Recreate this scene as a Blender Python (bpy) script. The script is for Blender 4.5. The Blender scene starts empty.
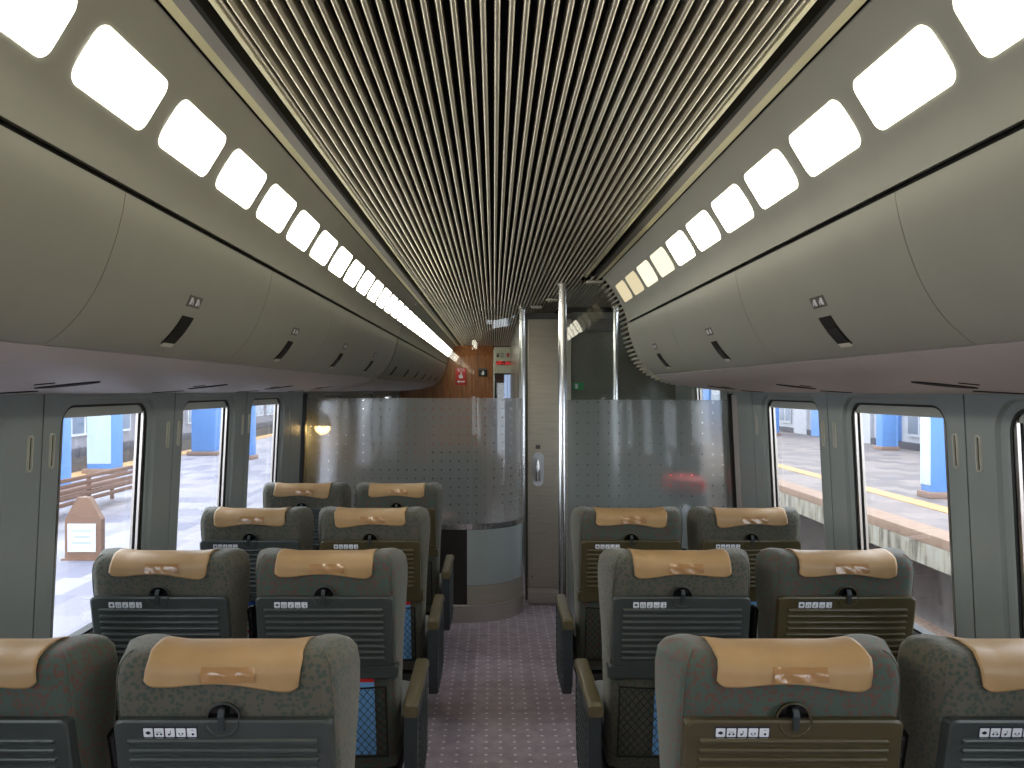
import bpy, bmesh, math, random
from mathutils import Vector, Matrix
from mathutils.geometry import tessellate_polygon

SC = bpy.context.scene
COL = SC.collection
PI = math.pi
rnd = random.Random(7)

# ------------------------------------------------------------------ camera, light, exposure
CAMX, CAMZ = -0.03, 1.64
cam_d = bpy.data.cameras.new('camera')
cam_d.sensor_fit = 'HORIZONTAL'
cam_d.sensor_width = 36.0
cam_d.lens = 36.0 * 800.0 / 1024.0
cam_d.shift_x = 18.0 / 1024.0          # vanishing point lies at pixel (494, 390)
cam_d.shift_y = 6.0 / 1024.0
cam_d.clip_start = 0.05
cam_o = bpy.data.objects.new('camera', cam_d)
COL.objects.link(cam_o)
cam_o.location = (CAMX, 0, CAMZ)
cam_o.rotation_euler = (PI / 2, 0, 0)
SC.camera = cam_o

WORLD_STRENGTH = 5.0
world = bpy.data.worlds.new('sky'); SC.world = world
world.use_nodes = True
wn = world.node_tree.nodes; wl = world.node_tree.links
wn.clear()
w_out = wn.new('ShaderNodeOutputWorld'); w_bg = wn.new('ShaderNodeBackground')
w_bg.inputs['Color'].default_value = (0.86, 0.92, 1.0, 1)
w_bg.inputs['Strength'].default_value = WORLD_STRENGTH
wl.new(w_bg.outputs[0], w_out.inputs[0])

TILE_L = 11.0                           # radiance of the cove light panels
SC.view_settings.view_transform = 'Standard'
SC.view_settings.look = 'None'
SC.view_settings.exposure = 0.15
SC.view_settings.gamma = 1.0
SC.view_settings.use_curve_mapping = False
SC.cycles.max_bounces = 10
SC.cycles.diffuse_bounces = 5
SC.cycles.glossy_bounces = 4
SC.cycles.transmission_bounces = 8
SC.cycles.transparent_max_bounces = 12
SC.cycles.sample_clamp_indirect = 4.0
SC.cycles.caustics_reflective = False
SC.cycles.caustics_refractive = False

# ------------------------------------------------------------------ helpers
def lin(c):
    return tuple(((v / 255) / 12.92 if v / 255 <= 0.04045 else ((v / 255 + 0.055) / 1.055) ** 2.4) for v in c)

MATS = {}
class NT:
    """a small wrapper to wire node materials"""
    def __init__(self, name):
        self.m = bpy.data.materials.new(name); self.m.use_nodes = True
        self.t = self.m.node_tree; self.t.nodes.clear()
        self.out = self.n('ShaderNodeOutputMaterial')
        MATS[name] = self.m
    def n(self, kind, **kw):
        nd = self.t.nodes.new(kind)
        for k, v in kw.items():
            setattr(nd, k, v)
        return nd
    def l(self, a, b):
        self.t.links.new(a, b)
    def coord(self, scale=(1, 1, 1), kind='Object'):
        tc = self.n('ShaderNodeTexCoord'); mp = self.n('ShaderNodeMapping')
        mp.inputs['Scale'].default_value = scale
        self.l(tc.outputs[kind], mp.inputs['Vector'])
        return mp.outputs['Vector']
    def pbsdf(self, color=(0.5, 0.5, 0.5), rough=0.5, metal=0.0, **kw):
        b = self.n('ShaderNodeBsdfPrincipled')
        b.inputs['Base Color'].default_value = (*color, 1)
        b.inputs['Roughness'].default_value = rough
        b.inputs['Metallic'].default_value = metal
        for k, v in kw.items():
            b.inputs[k].default_value = v
        self.l(b.outputs[0], self.out.inputs['Surface'])
        return b
    def ramp(self, fac, stops, interp='LINEAR'):
        r = self.n('ShaderNodeValToRGB'); r.color_ramp.interpolation = interp
        e = r.color_ramp.elements
        while len(e) < len(stops): e.new(0.5)
        for el, (p, c) in zip(e, stops):
            el.position = p; el.color = (*c, 1)
        self.l(fac, r.inputs['Fac'])
        return r.outputs['Color']
    def bump(self, height, bsdf, strength=0.2, dist=0.002):
        b = self.n('ShaderNodeBump'); b.inputs['Strength'].default_value = strength; b.inputs['Distance'].default_value = dist
        self.l(height, b.inputs['Height']); self.l(b.outputs[0], bsdf.inputs['Normal'])
    def math(self, op, a, b=None):
        m = self.n('ShaderNodeMath', operation=op)
        for i, v in enumerate((a, b)):
            if v is None: continue
            if isinstance(v, (int, float)): m.inputs[i].default_value = v
            else: self.l(v, m.inputs[i])
        return m.outputs[0]

def noise(t, vec, scale, detail=3):
    n = t.n('ShaderNodeTexNoise'); n.inputs['Scale'].default_value = scale; n.inputs['Detail'].default_value = detail
    t.l(vec, n.inputs['Vector']); return n.outputs['Fac']

def plain(name, rgb, rough=0.5, metal=0.0, var=0.06, nscale=6.0, bump=0.0, bscale=300, **kw):
    """painted / moulded surface with slight colour wear and grain"""
    t = NT(name); c = lin(rgb); b = t.pbsdf(c, rough, metal, **kw)
    v = t.coord()
    f = noise(t, v, nscale)
    lo = tuple(x * (1 - var) for x in c); hi = tuple(min(1, x * (1 + var)) for x in c)
    t.l(t.ramp(f, [(0.3, lo), (0.7, hi)]), b.inputs['Base Color'])
    if bump: t.bump(noise(t, v, bscale, 2), b, bump, 0.001)
    return t.m

def emis(name, rgb, strength):
    t = NT(name); e = t.n('ShaderNodeEmission')
    e.inputs['Color'].default_value = (*rgb, 1); e.inputs['Strength'].default_value = strength
    t.l(e.outputs[0], t.out.inputs['Surface']); return t.m

class MB:
    """collects faces; build() links them as ONE mesh object"""
    def __init__(self): self.v = []; self.f = []; self.s = []
    def add(self, vs, fs, smooth=False):
        o = len(self.v); self.v += [tuple(p) for p in vs]
        for f in fs: self.f.append(tuple(i + o for i in f)); self.s.append(smooth)
        return self
    def box(self, c, s, ch=0.0):
        x, y, z = (d / 2 for d in s)
        if ch <= 0:
            vs = [(c[0] + i * x, c[1] + j * y, c[2] + k * z) for i in (-1, 1) for j in (-1, 1) for k in (-1, 1)]
            return self.add(vs, [(0, 1, 3, 2), (4, 6, 7, 5), (0, 4, 5, 1), (2, 3, 7, 6), (0, 2, 6, 4), (1, 5, 7, 3)])
        bm = bmesh.new(); bmesh.ops.create_cube(bm, size=1.0)
        for v in bm.verts: v.co = Vector((v.co.x * s[0], v.co.y * s[1], v.co.z * s[2]))
        bmesh.ops.bevel(bm, geom=bm.edges[:], offset=min(ch, min(s) * 0.49), segments=2, affect='EDGES', profile=0.6)
        bm.verts.index_update()
        self.add([(v.co.x + c[0], v.co.y + c[1], v.co.z + c[2]) for v in bm.verts], [[v.index for v in f.verts] for f in bm.faces], True)
        bm.free(); return self
    def prism(self, poly, a0, a1, axis='y', smooth=False):
        """closed 2-D polygon swept along an axis; poly in the two other axes, in xyz order"""
        n = len(poly)
        def P(p, a):
            return {'y': (p[0], a, p[1]), 'z': (p[0], p[1], a), 'x': (a, p[0], p[1])}[axis]
        vs = [P(p, a0) for p in poly] + [P(p, a1) for p in poly]
        self.add(vs, [(i, (i + 1) % n, (i + 1) % n + n, i + n) for i in range(n)], smooth)
        o = len(self.v) - 2 * n
        self.f += [tuple(o + i for i in reversed(range(n))), tuple(o + n + i for i in range(n))]; self.s += [False, False]
        return self
    def tube(self, pts, r, n=8, caps=True, closed=False):
        pts = [Vector(p) for p in pts]; m = len(pts); vs = []; 
        rr = r if isinstance(r, (list, tuple)) else [r] * m
        up = None
        for i, p in enumerate(pts):
            if closed: d = pts[(i + 1) % m] - pts[i - 1]
            else: d = pts[min(i + 1, m - 1)] - pts[max(i - 1, 0)]
            d.normalize()
            if up is None: up = Vector((0, 0, 1)) if abs(d.z) < 0.9 else Vector((1, 0, 0))
            a = d.cross(up).normalized(); b = a.cross(d).normalized(); up = b
            for k in range(n):
                t = 2 * PI * k / n
                vs.append(p + (a * math.cos(t) + b * math.sin(t)) * rr[i])
        fs = []
        for i in range(m if closed else m - 1):
            for k in range(n):
                j = (i + 1) % m
                fs.append((i * n + k, i * n + (k + 1) % n, j * n + (k + 1) % n, j * n + k))
        self.add(vs, fs, True)
        if caps and not closed:
            o = len(self.v) - len(vs)
            self.f += [tuple(o + k for k in reversed(range(n))), tuple(o + (m - 1) * n + k for k in range(n))]; self.s += [False, False]
        return self
    def loft(self, rings, cap0=True, cap1=True, smooth=True):
        n = len(rings[0]); vs = [p for r in rings for p in r]; fs = []
        for i in range(len(rings) - 1):
            for k in range(n):
                fs.append((i * n + k, i * n + (k + 1) % n, (i + 1) * n + (k + 1) % n, (i + 1) * n + k))
        self.add(vs, fs, smooth); o = len(self.v) - len(vs)
        if cap0: self.f.append(tuple(o + k for k in reversed(range(n)))); self.s.append(smooth)
        if cap1:
            b = o + (len(rings) - 1) * n
            self.f.append(tuple(b + k for k in range(n))); self.s.append(smooth)
        return self
    def grid(self, rows, smooth=True):
        w = len(rows[0]); vs = [p for r in rows for p in r]
        fs = [(i * w + j, i * w + j + 1, (i + 1) * w + j + 1, (i + 1) * w + j) for i in range(len(rows) - 1) for j in range(w - 1)]
        return self.add(vs, fs, smooth)
    def mesh(self, name, mat=None, fix=True):
        me = bpy.data.meshes.new(name); me.from_pydata(self.v, [], self.f)
        me.polygons.foreach_set('use_smooth', self.s)
        me.update()
        if fix:
            bm = bmesh.new(); bm.from_mesh(me); bmesh.ops.recalc_face_normals(bm, faces=bm.faces[:]); bm.to_mesh(me); bm.free()
        if any(self.s): me.set_sharp_from_angle(angle=math.radians(40))
        if mat: me.materials.append(MATS[mat])
        return me
    def build(self, name, mat, parent=None, loc=None, rot=None, fix=True):
        return link(name, self.mesh(name, mat, fix), parent, loc, rot)

def link(name, data, parent=None, loc=None, rot=None):
    o = bpy.data.objects.new(name, data); COL.objects.link(o)
    if parent: o.parent = parent
    if loc: o.location = loc
    if rot: o.rotation_euler = rot
    return o
def tag(o, label=None, cat=None, group=None, kind=None):
    if label: o['label'] = label
    if cat: o['category'] = cat
    if group: o['group'] = group
    if kind: o['kind'] = kind
    return o
def thing(name, label, cat, loc=(0, 0, 0), rot=None, group=None):
    return tag(link(name, None, None, loc, rot), label, cat, group)
def struct(o, label=None):
    return tag(o, label, None, None, 'structure')
ORD = ['nearest', 'second', 'third', 'fourth', 'fifth', 'sixth', 'seventh', 'eighth', 'ninth', 'tenth', 'eleventh', 'twelfth', 'thirteenth',
       'fourteenth', 'fifteenth', 'sixteenth', 'seventeenth', 'eighteenth', 'nineteenth', 'twentieth', 'twenty-first', 'twenty-second',
       'twenty-third', 'twenty-fourth', 'twenty-fifth', 'twenty-sixth', 'twenty-seventh', 'twenty-eighth', 'twenty-ninth', 'thirtieth',
       'thirty-first', 'thirty-second', 'thirty-third', 'thirty-fourth', 'thirty-fifth']

def rrect(x0, x1, y0, y1, r, n=5):
    pts = []
    for cx, cy, a0 in ((x1 - r, y1 - r, 0), (x0 + r, y1 - r, 90), (x0 + r, y0 + r, 180), (x1 - r, y0 + r, 270)):
        for k in range(n + 1):
            a = math.radians(a0 + 90 * k / n)
            pts.append((cx + r * math.cos(a), cy + r * math.sin(a)))
    return pts
def lerp(a, b, t): return a + (b - a) * t
def interp(keys, x):
    if x <= keys[0][0]: return keys[0][1:]
    for a, b in zip(keys, keys[1:]):
        if x <= b[0]:
            t = (x - a[0]) / (b[0] - a[0]); return tuple(lerp(p, q, t) for p, q in zip(a[1:], b[1:]))
    return keys[-1][1:]
def catmull(P, n=5):
    out = []
    for i in range(len(P) - 1):
        p0 = P[max(i - 1, 0)]; p1 = P[i]; p2 = P[i + 1]; p3 = P[min(i + 2, len(P) - 1)]
        for k in range(n):
            t = k / n
            out.append(tuple(0.5 * (2 * b + (c - a) * t + (2 * a - 5 * b + 4 * c - d) * t * t + (-a + 3 * b - 3 * c + d) * t ** 3) for a, b, c, d in zip(p0, p1, p2, p3)))
    out.append(tuple(P[-1])); return out

# ------------------------------------------------------------------ materials
plain('panel_grey', (151, 151, 140), 0.42, bump=0.05, bscale=500, var=0.03)
plain('under_grey', (186, 178, 174), 0.5, var=0.03)
plain('wall_grey', (138, 144, 142), 0.4, var=0.03, bump=0.04)
plain('wall_low', (88, 90, 90), 0.6)
plain('black', (8, 8, 8), 0.6)
plain('dark_glass', (46, 43, 41), 0.18)
plain('gap_black', (4, 4, 4), 0.9)
plain('rubber', (20, 21, 22), 0.55)
plain('trim_grey', (92, 88, 84), 0.45)
plain('trim_dark', (60, 57, 56), 0.45)
plain('cream', (190, 184, 150), 0.35)
plain('slat_cream', (196, 190, 172), 0.28, metal=0.35)
plain('ceiling_dark', (20, 18, 20), 0.8)
plain('ivory', (205, 203, 190), 0.5)
plain('ivory_dim', (186, 186, 176), 0.5)
plain('white_print', (226, 228, 236), 0.45)
plain('navy_print', (24, 26, 48), 0.45)
plain('tray_grey', (62, 67, 66), 0.36, var=0.08, nscale=20)
plain('tray_brown', (74, 66, 44), 0.34, var=0.08, nscale=20)
plain('arm_olive', (92, 83, 60), 0.36, var=0.1, nscale=25)
plain('arm_grey', (50, 56, 60), 0.42)
plain('gloss_black', (16, 17, 19), 0.15)
plain('base_dark', (30, 31, 33), 0.6)
plain('net_black', (9, 9, 10), 0.8)
plain('red_wood', (120, 34, 22), 0.3, var=0.2)
plain('red_pad', (205, 60, 48), 0.5)
plain('sign_red', (206, 34, 32), 0.4)
plain('reflected_sign_green', (20, 140, 80), 0.4)
plain('sofa_dark', (36, 32, 32), 0.55)
plain('sign_cream', (214, 212, 188), 0.45)
plain('door_brown', (62, 34, 24), 0.4)
plain('service_wall', (108, 112, 102), 0.22, var=0.03)
plain('lamp_shade', (44, 44, 46), 0.4, metal=0.4)
plain('latch_metal', (120, 122, 124), 0.3, metal=0.8)
emis('bulb_warm', (1.0, 0.62, 0.22), 26.0)
emis('led_red', (1.0, 0.06, 0.05), 1.5)

def brushed(name, rgb, rough, scale, metal=1.0):
    t = NT(name); c = lin(rgb); b = t.pbsdf(c, rough, metal)
    v = t.coord(scale); f = noise(t, v, 1.0, 4)
    t.l(t.ramp(f, [(0.3, tuple(x * 0.86 for x in c)), (0.7, tuple(min(1, x * 1.1) for x in c))]), b.inputs['Base Color'])
    r = t.n('ShaderNodeMapRange'); r.inputs['To Min'].default_value = rough * 0.8; r.inputs['To Max'].default_value = rough * 1.3
    t.l(f, r.inputs['Value']); t.l(r.outputs[0], b.inputs['Roughness'])
    return t.m
brushed('brushed_steel', (196, 190, 176), 0.46, (6, 6, 240), 0.85)
brushed('kick_steel', (196, 190, 182), 0.34, (4, 4, 260), 0.7)
brushed('chrome', (236, 236, 238), 0.22, (30, 30, 3))
brushed('guide_metal', (190, 184, 178), 0.28, (40, 40, 2))

def fabric(name, base, spot, seed):
    t = NT(name); b = t.pbsdf(lin(base), 0.92)
    b.inputs['Sheen Weight'].default_value = 0.35; b.inputs['Sheen Roughness'].default_value = 0.4
    v = t.coord()
    vo = t.n('ShaderNodeTexVoronoi'); vo.inputs['Scale'].default_value = 85; vo.inputs['Randomness'].default_value = 0.8
    wv = t.n('ShaderNodeVectorMath', operation='ADD'); nz = t.n('ShaderNodeTexNoise'); nz.inputs['Scale'].default_value = 60
    sc_ = t.n('ShaderNodeVectorMath', operation='SCALE'); sc_.inputs['Scale'].default_value = 0.012
    t.l(v, nz.inputs['Vector']); t.l(nz.outputs['Color'], sc_.inputs[0]); t.l(v, wv.inputs[0]); t.l(sc_.outputs[0], wv.inputs[1])
    t.l(wv.outputs[0], vo.inputs['Vector'])
    col = t.ramp(vo.outputs['Distance'], [(0.36, lin(spot)), (0.50, lin(base))])
    t.l(col, b.inputs['Base Color'])
    t.bump(noise(t, v, 900, 2), b, 0.5, 0.002)
    return t.m
fabric('fabric_green', (70, 84, 76), (96, 66, 58), 1)
fabric('fabric_grey', (90, 85, 74), (64, 74, 67), 2)

def leather():
    t = NT('leather_tan'); c = lin((196, 150, 100)); b = t.pbsdf(c, 0.42)
    v = t.coord(); f = noise(t, v, 9, 4)
    t.l(t.ramp(f, [(0.25, lin((160, 128, 88))), (0.75, lin((182, 147, 104)))]), b.inputs['Base Color'])
    t.bump(noise(t, v, 14, 2), b, 0.15, 0.01)
leather()
def pocket_plastic():
    t = NT('pocket_plastic'); b = t.pbsdf(lin((166, 126, 86)), 0.12)
    b.inputs['Coat Weight'].default_value = 0.6; b.inputs['Coat Roughness'].default_value = 0.03
    v = t.coord(); t.bump(noise(t, v, 26, 1), b, 0.25, 0.01)
pocket_plastic()

def wood():
    t = NT('wood'); b = t.pbsdf(lin((130, 76, 38)), 0.3)
    v = t.coord((9, 9, 0.9)); f = noise(t, v, 4, 6)
    t.l(t.ramp(f, [(0.25, lin((122, 64, 28))), (0.6, lin((170, 106, 50))), (0.8, lin((190, 126, 64)))]), b.inputs['Base Color'])
    b.inputs['Coat Weight'].default_value = 0.3
wood()

def carpet():
    t = NT('carpet'); b = t.pbsdf(lin((100, 88, 98)), 0.95)
    v = t.coord()
    sx = t.n('ShaderNodeSeparateXYZ'); t.l(v, sx.inputs[0])
    P = 0.066
    def cell(o, off): 
        return t.math('SUBTRACT', t.math('FRACT', t.math('ADD', t.math('DIVIDE', o, P), off)), 0.5)
    fx = cell(sx.outputs['X'], 0.5); fy = cell(sx.outputs['Y'], 0.0)
    fx = t.math('MULTIPLY', fx, P / 0.0092); fy = t.math('MULTIPLY', fy, P / 0.0092)
    d = t.math('SQRT', t.math('ADD', t.math('MULTIPLY', fx, fx), t.math('MULTIPLY', fy, fy)))
    f = noise(t, v, 14, 4)
    base = t.ramp(f, [(0.3, lin((162, 147, 160))), (0.7, lin((186, 171, 182)))])
    mx = t.n('ShaderNodeMixRGB'); t.l(base, mx.inputs['Color1']); mx.inputs['Color2'].default_value = (*lin((228, 222, 228)), 1)
    t.l(t.ramp(d, [(0.75, (1, 1, 1)), (1.0, (0, 0, 0))]), mx.inputs['Fac'])
    t.l(mx.outputs[0], b.inputs['Base Color'])
    t.bump(noise(t, v, 700, 2), b, 0.6, 0.004)
carpet()

def fresnel(t, ior):
    """the same reflectance from both faces of a thin pane"""
    ge = t.n('ShaderNodeNewGeometry'); fr = t.n('ShaderNodeFresnel')
    t.l(t.math('ADD', ior, t.math('MULTIPLY', ge.outputs['Backfacing'], 1 / ior - ior)), fr.inputs['IOR'])
    return fr
def clear_glass(name, tint, ior=1.5):
    t = NT(name)
    tr = t.n('ShaderNodeBsdfTransparent'); tr.inputs[0].default_value = (*tint, 1)
    gl = t.n('ShaderNodeBsdfGlossy'); gl.inputs['Roughness'].default_value = 0.0
    fr = fresnel(t, ior)
    mx = t.n('ShaderNodeMixShader'); t.l(fr.outputs[0], mx.inputs[0]); t.l(tr.outputs[0], mx.inputs[1]); t.l(gl.outputs[0], mx.inputs[2])
    t.l(mx.outputs[0], t.out.inputs['Surface'])
clear_glass('pane_glass', (0.97, 0.98, 0.98))
clear_glass('partition_glass', (0.93, 0.95, 0.94))

def frosted(name, tint, dots, veil, trans=.55):
    """etched pane: rough transmission with a glossy face; a grid of small clear dots"""
    t = NT(name)
    rf = t.n('ShaderNodeBsdfRefraction'); rf.inputs['Color'].default_value = (*tint, 1)
    rf.inputs['IOR'].default_value = 1.45; rf.inputs['Roughness'].default_value = 0.21
    df = t.n('ShaderNodeBsdfDiffuse'); df.inputs['Color'].default_value = (*lin((202, 214, 214)), 1)
    tl = t.n('ShaderNodeBsdfTranslucent'); tl.inputs['Color'].default_value = (*tint, 1)
    md = t.n('ShaderNodeMixShader'); md.inputs[0].default_value = trans
    t.l(df.outputs[0], md.inputs[1]); t.l(tl.outputs[0], md.inputs[2])
    m0 = t.n('ShaderNodeMixShader'); m0.inputs[0].default_value = veil
    t.l(rf.outputs[0], m0.inputs[1]); t.l(md.outputs[0], m0.inputs[2])
    last = m0
    if dots:
        v = t.coord(); sx = t.n('ShaderNodeSeparateXYZ'); t.l(v, sx.inputs[0]); P = 0.0615
        fx = t.math('MULTIPLY', t.math('SUBTRACT', t.math('FRACT', t.math('DIVIDE', sx.outputs['X'], P)), 0.5), P / 0.0058)
        fz = t.math('MULTIPLY', t.math('SUBTRACT', t.math('FRACT', t.math('DIVIDE', sx.outputs['Z'], P)), 0.5), P / 0.0058)
        d = t.math('SQRT', t.math('ADD', t.math('MULTIPLY', fx, fx), t.math('MULTIPLY', fz, fz)))
        isdot = t.math('LESS_THAN', d, 1.0)
        tr = t.n('ShaderNodeBsdfTransparent'); tr.inputs[0].default_value = (0.95, 0.96, 0.95, 1)
        m1 = t.n('ShaderNodeMixShader'); t.l(isdot, m1.inputs[0]); t.l(m0.outputs[0], m1.inputs[1]); t.l(tr.outputs[0], m1.inputs[2]); last = m1
    gl = t.n('ShaderNodeBsdfGlossy'); gl.inputs['Roughness'].default_value = 0.03
    fr = fresnel(t, 1.45)
    m2 = t.n('ShaderNodeMixShader'); t.l(fr.outputs[0], m2.inputs[0]); t.l(last.outputs[0], m2.inputs[1]); t.l(gl.outputs[0], m2.inputs[2])
    t.l(m2.outputs[0], t.out.inputs['Surface'])
frosted('frosted_dots', (0.93, 0.95, 0.96), True, .29)
frosted('frosted_plain', (0.88, 0.97, 0.98), False, .85, .3)

def paving(name, a, b_, c_, sx, sy):
    t = NT(name); b = t.pbsdf(lin(a), 0.7)
    v = t.coord()
    br = t.n('ShaderNodeTexBrick'); br.inputs['Scale'].default_value = 1.0
    br.inputs['Color1'].default_value = (*lin(a), 1); br.inputs['Color2'].default_value = (*lin(b_), 1); br.inputs['Mortar'].default_value = (*lin(c_), 1)
    br.inputs['Brick Width'].default_value = sx; br.inputs['Row Height'].default_value = sy; br.inputs['Mortar Size'].default_value = 0.006
    br.inputs['Bias'].default_value = -0.2
    t.l(v, br.inputs['Vector']); t.l(br.outputs['Color'], b.inputs['Base Color'])
paving('paving_left', (146, 143, 150), (100, 101, 122), (124, 121, 130), 0.3, 0.6)
paving('paving_right', (126, 115, 111), (82, 77, 82), (104, 96, 93), 0.5, 0.5)
def gravel():
    t = NT('gravel'); b = t.pbsdf(lin((120, 100, 88)), 0.9); v = t.coord()
    f = noise(t, v, 25, 5)
    t.l(t.ramp(f, [(0.3, lin((92, 74, 64))), (0.7, lin((150, 128, 112)))]), b.inputs['Base Color'])
gravel()
def stained():
    t = NT('coping_face'); b = t.pbsdf(lin((200, 198, 180)), 0.8); v = t.coord((1, 2.2, 0.6)); f = noise(t, v, 3, 5)
    t.l(t.ramp(f, [(0.35, lin((96, 92, 82))), (0.5, lin((150, 145, 130))), (0.75, lin((166, 168, 162)))]), b.inputs['Base Color'])
stained()
plain('under_platform', (66, 58, 55), 0.8, var=0.2)
plain('tactile_yellow', (176, 140, 92), 0.7, var=0.15)
plain('coping_top', (140, 116, 100), 0.75, var=0.1)
plain('rail_steel', (130, 112, 100), 0.5, metal=0.5)
plain('sleeper_brown', (108, 86, 74), 0.8)
plain('pillar_blue', (96, 140, 200), 0.5, var=0.05)
plain('pillar_pale', (176, 194, 204), 0.5, var=0.03)
plain('pillar_base', (140, 116, 104), 0.7)
plain('bench_brown', (104, 74, 58), 0.6, var=0.15)
plain('sign_brown', (120, 92, 76), 0.6)
plain('notice_white', (206, 210, 216), 0.6)
plain('notice_grey', (170, 180, 196), 0.6)
plain('facade_grey', (120, 118, 126), 0.7)
plain('facade_white', (176, 178, 184), 0.6)
plain('facade_window', (84, 100, 122), 0.25)
plain('facade_dark', (64, 62, 70), 0.6)
for nm, rgb in (('paper_blue', (120, 176, 232)), ('paper_white', (214, 220, 230)), ('paper_red', (206, 44, 44)), ('paper_yellow', (220, 204, 60)), ('paper_navy', (28, 60, 140))):
    plain(nm, rgb, 0.4)

def tile_mat(name, rgb, s):
    """lit diffuser of a cove lamp"""
    emis(name, rgb, s)
tile_mat('lamp_left', (1.0, 0.955, 0.80), TILE_L)
tile_mat('lamp_right', (1.0, 0.945, 0.75), TILE_L)
tile_mat('lamp_dim', (1.0, 0.92, 0.66), 1.15)
tile_mat('lamp_weak', (1.0, 0.86, 0.55), 0.72)

# ------------------------------------------------------------------ room shell
Y0, Y1 = -2.4, 11.5            # rear bulkhead, far end wall
H = 0.631                      # ceiling above the eye
CEIL = CAMZ + H
YR = 4.43                      # where the bins on the right end
YPL, YPR = 5.65, 4.72          # the two glass partitions

floor = MB().box((0, (Y0 + Y1) / 2, -0.03), (2.84, Y1 - Y0, 0.06)).build('floor', 'carpet')
struct(floor, 'mauve carpet with a regular grid of pale dots')

# side walls: panels with a window each, 0.98 m apart
def wx(z):                     # half width of the cabin at height z
    return 1.415 if z < 0.72 else lerp(1.415, 1.37, (z - 0.72) / 0.90)
ZW0, ZW1 = 0.81, 1.585
WALLTOP = 1.632
def wall_panel(side, ya, yb, win, parent, ZW1=ZW1, WALLTOP=WALLTOP):
    mb = MB()
    lim = WALLTOP - .012
    def P(y, z, d): return (side * (wx(z) + d), y, z)
    outer = [(ya + .0035, 0.70), (yb - .0035, 0.70), (yb - .0035, WALLTOP), (ya + .0035, WALLTOP)]
    if win:
        w0, w1 = win
        loops = [rrect(w0 - .046, w1 + .046, ZW0 - .046, min(ZW1 + .03, lim), .10, 6)]
        tris = tessellate_polygon([[Vector((a, b, 0)) for a, b in outer], [Vector((a, b, 0)) for a, b in loops[0]]])
        flat = outer + loops[0]
        mb.add([P(a, b, 0) for a, b in flat], [tuple(t) for t in tris])
        rings = [[P(a, b, 0) for a, b in loops[0]],
                 [P(a, b, .012) for a, b in rrect(w0 - .039, w1 + .039, ZW0 - .039, min(ZW1 + .024, lim - .005), .095, 6)],
                 [P(a, b, .014) for a, b in rrect(w0 - .012, w1 + .012, ZW0 - .012, ZW1 + .010, .078, 6)],
                 [P(a, b, .017) for a, b in rrect(w0 - .006, w1 + .006, ZW0 - .006, ZW1 + .006, .075, 6)]]
        mb.loft(rings, False, False, False)
    else:
        mb.add([P(a, b, 0) for a, b in outer], [(0, 1, 2, 3)])
    # edge returns, so that the joints read as grooves
    n = len(outer)
    mb.add([P(a, b, 0) for a, b in outer] + [P(a, b, .03) for a, b in outer], [(i, (i + 1) % n, (i + 1) % n + n, i + n) for i in range(n)])
    return mb.build('wall_panel', 'wall_grey', parent)

win_no = [0]
def window(side, w0, w1, lab, ZW1=ZW1):
    win_no[0] += 1
    yc = (w0 + w1) / 2
    root = struct(link('window_%d' % win_no[0], None), lab)
    def P(y, z, d): return (side * (wx(z) + d), y, z)
    mb = MB()
    rr = lambda g, d: [P(a, b, d) for a, b in rrect(w0 - .006 + g, w1 + .006 - g, ZW0 - .006 + g, ZW1 + .006 - g, .075 - g, 6)]
    mb.loft([rr(0, .0175), rr(.008, .019), rr(.008, .056), rr(-.03, .056), rr(-.03, .0175)], False, False, False)
    mb.build('window_frame', 'rubber', root)
    for yy in (w0 + .011, w1 - .011):
        g = MB(); s = 1 if yy > yc else -1
        for dd, wd in ((.022, .014), (.044, .008)):
            a = [P(yy - wd / 2, ZW0 + .01, dd), P(yy + wd / 2, ZW0 + .01, dd), P(yy + wd / 2, ZW0 + .01, dd + .009), P(yy - wd / 2, ZW0 + .01, dd + .009)]
            b = [P(yy - wd / 2, ZW1 - .02, dd), P(yy + wd / 2, ZW1 - .02, dd), P(yy + wd / 2, ZW1 - .02, dd + .009), P(yy - wd / 2, ZW1 - .02, dd + .009)]
            g.loft([a, b], smooth=False)
        g.build('guide_rail', 'guide_metal', root)
    bl = MB()
    a = [P(w0 + .02, ZW1 - .035, .028), P(w0 + .02, ZW1 + .001, .028), P(w0 + .02, ZW1 + .001, .042), P(w0 + .02, ZW1 - .035, .042)]
    b = [(p[0], p[1] + (w1 - w0 - .04), p[2]) for p in a]
    bl.loft([a, b], smooth=False); bl.build('blind_bar', 'ivory_dim', root)
    pm = MB(); r = rrect(w0, w1, ZW0, ZW1, .07, 6)
    pm.loft([[P(a, b, .050) for a, b in r], [P(a, b, .054) for a, b in r]], smooth=False)
    pm.build('pane', 'pane_glass', root)
    return root

def hook_slot(side, y, parent):
    """recessed stadium-shaped slot in the wall panel"""
    zc, hh, hw = 1.455, .055, .0125
    def P(y_, z, d): return (side * (wx(z) + d), y_, z)
    def st(g, d): return [P(a, b, d) for a, b in rrect(y - hw + g, y + hw - g, zc - hh + g, zc + hh - g, hw - g - .0005, 5)]
    mb = MB().loft([st(0, .001), st(.002, -.006), st(.005, -.006), st(.006, -.001)], False, False)
    o = mb.build('hook_slot', 'ivory', parent)
    m2 = MB().add(st(.006, -.0012), [tuple(range(24))]); m2.build('slot_opening', 'black', parent)

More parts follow.
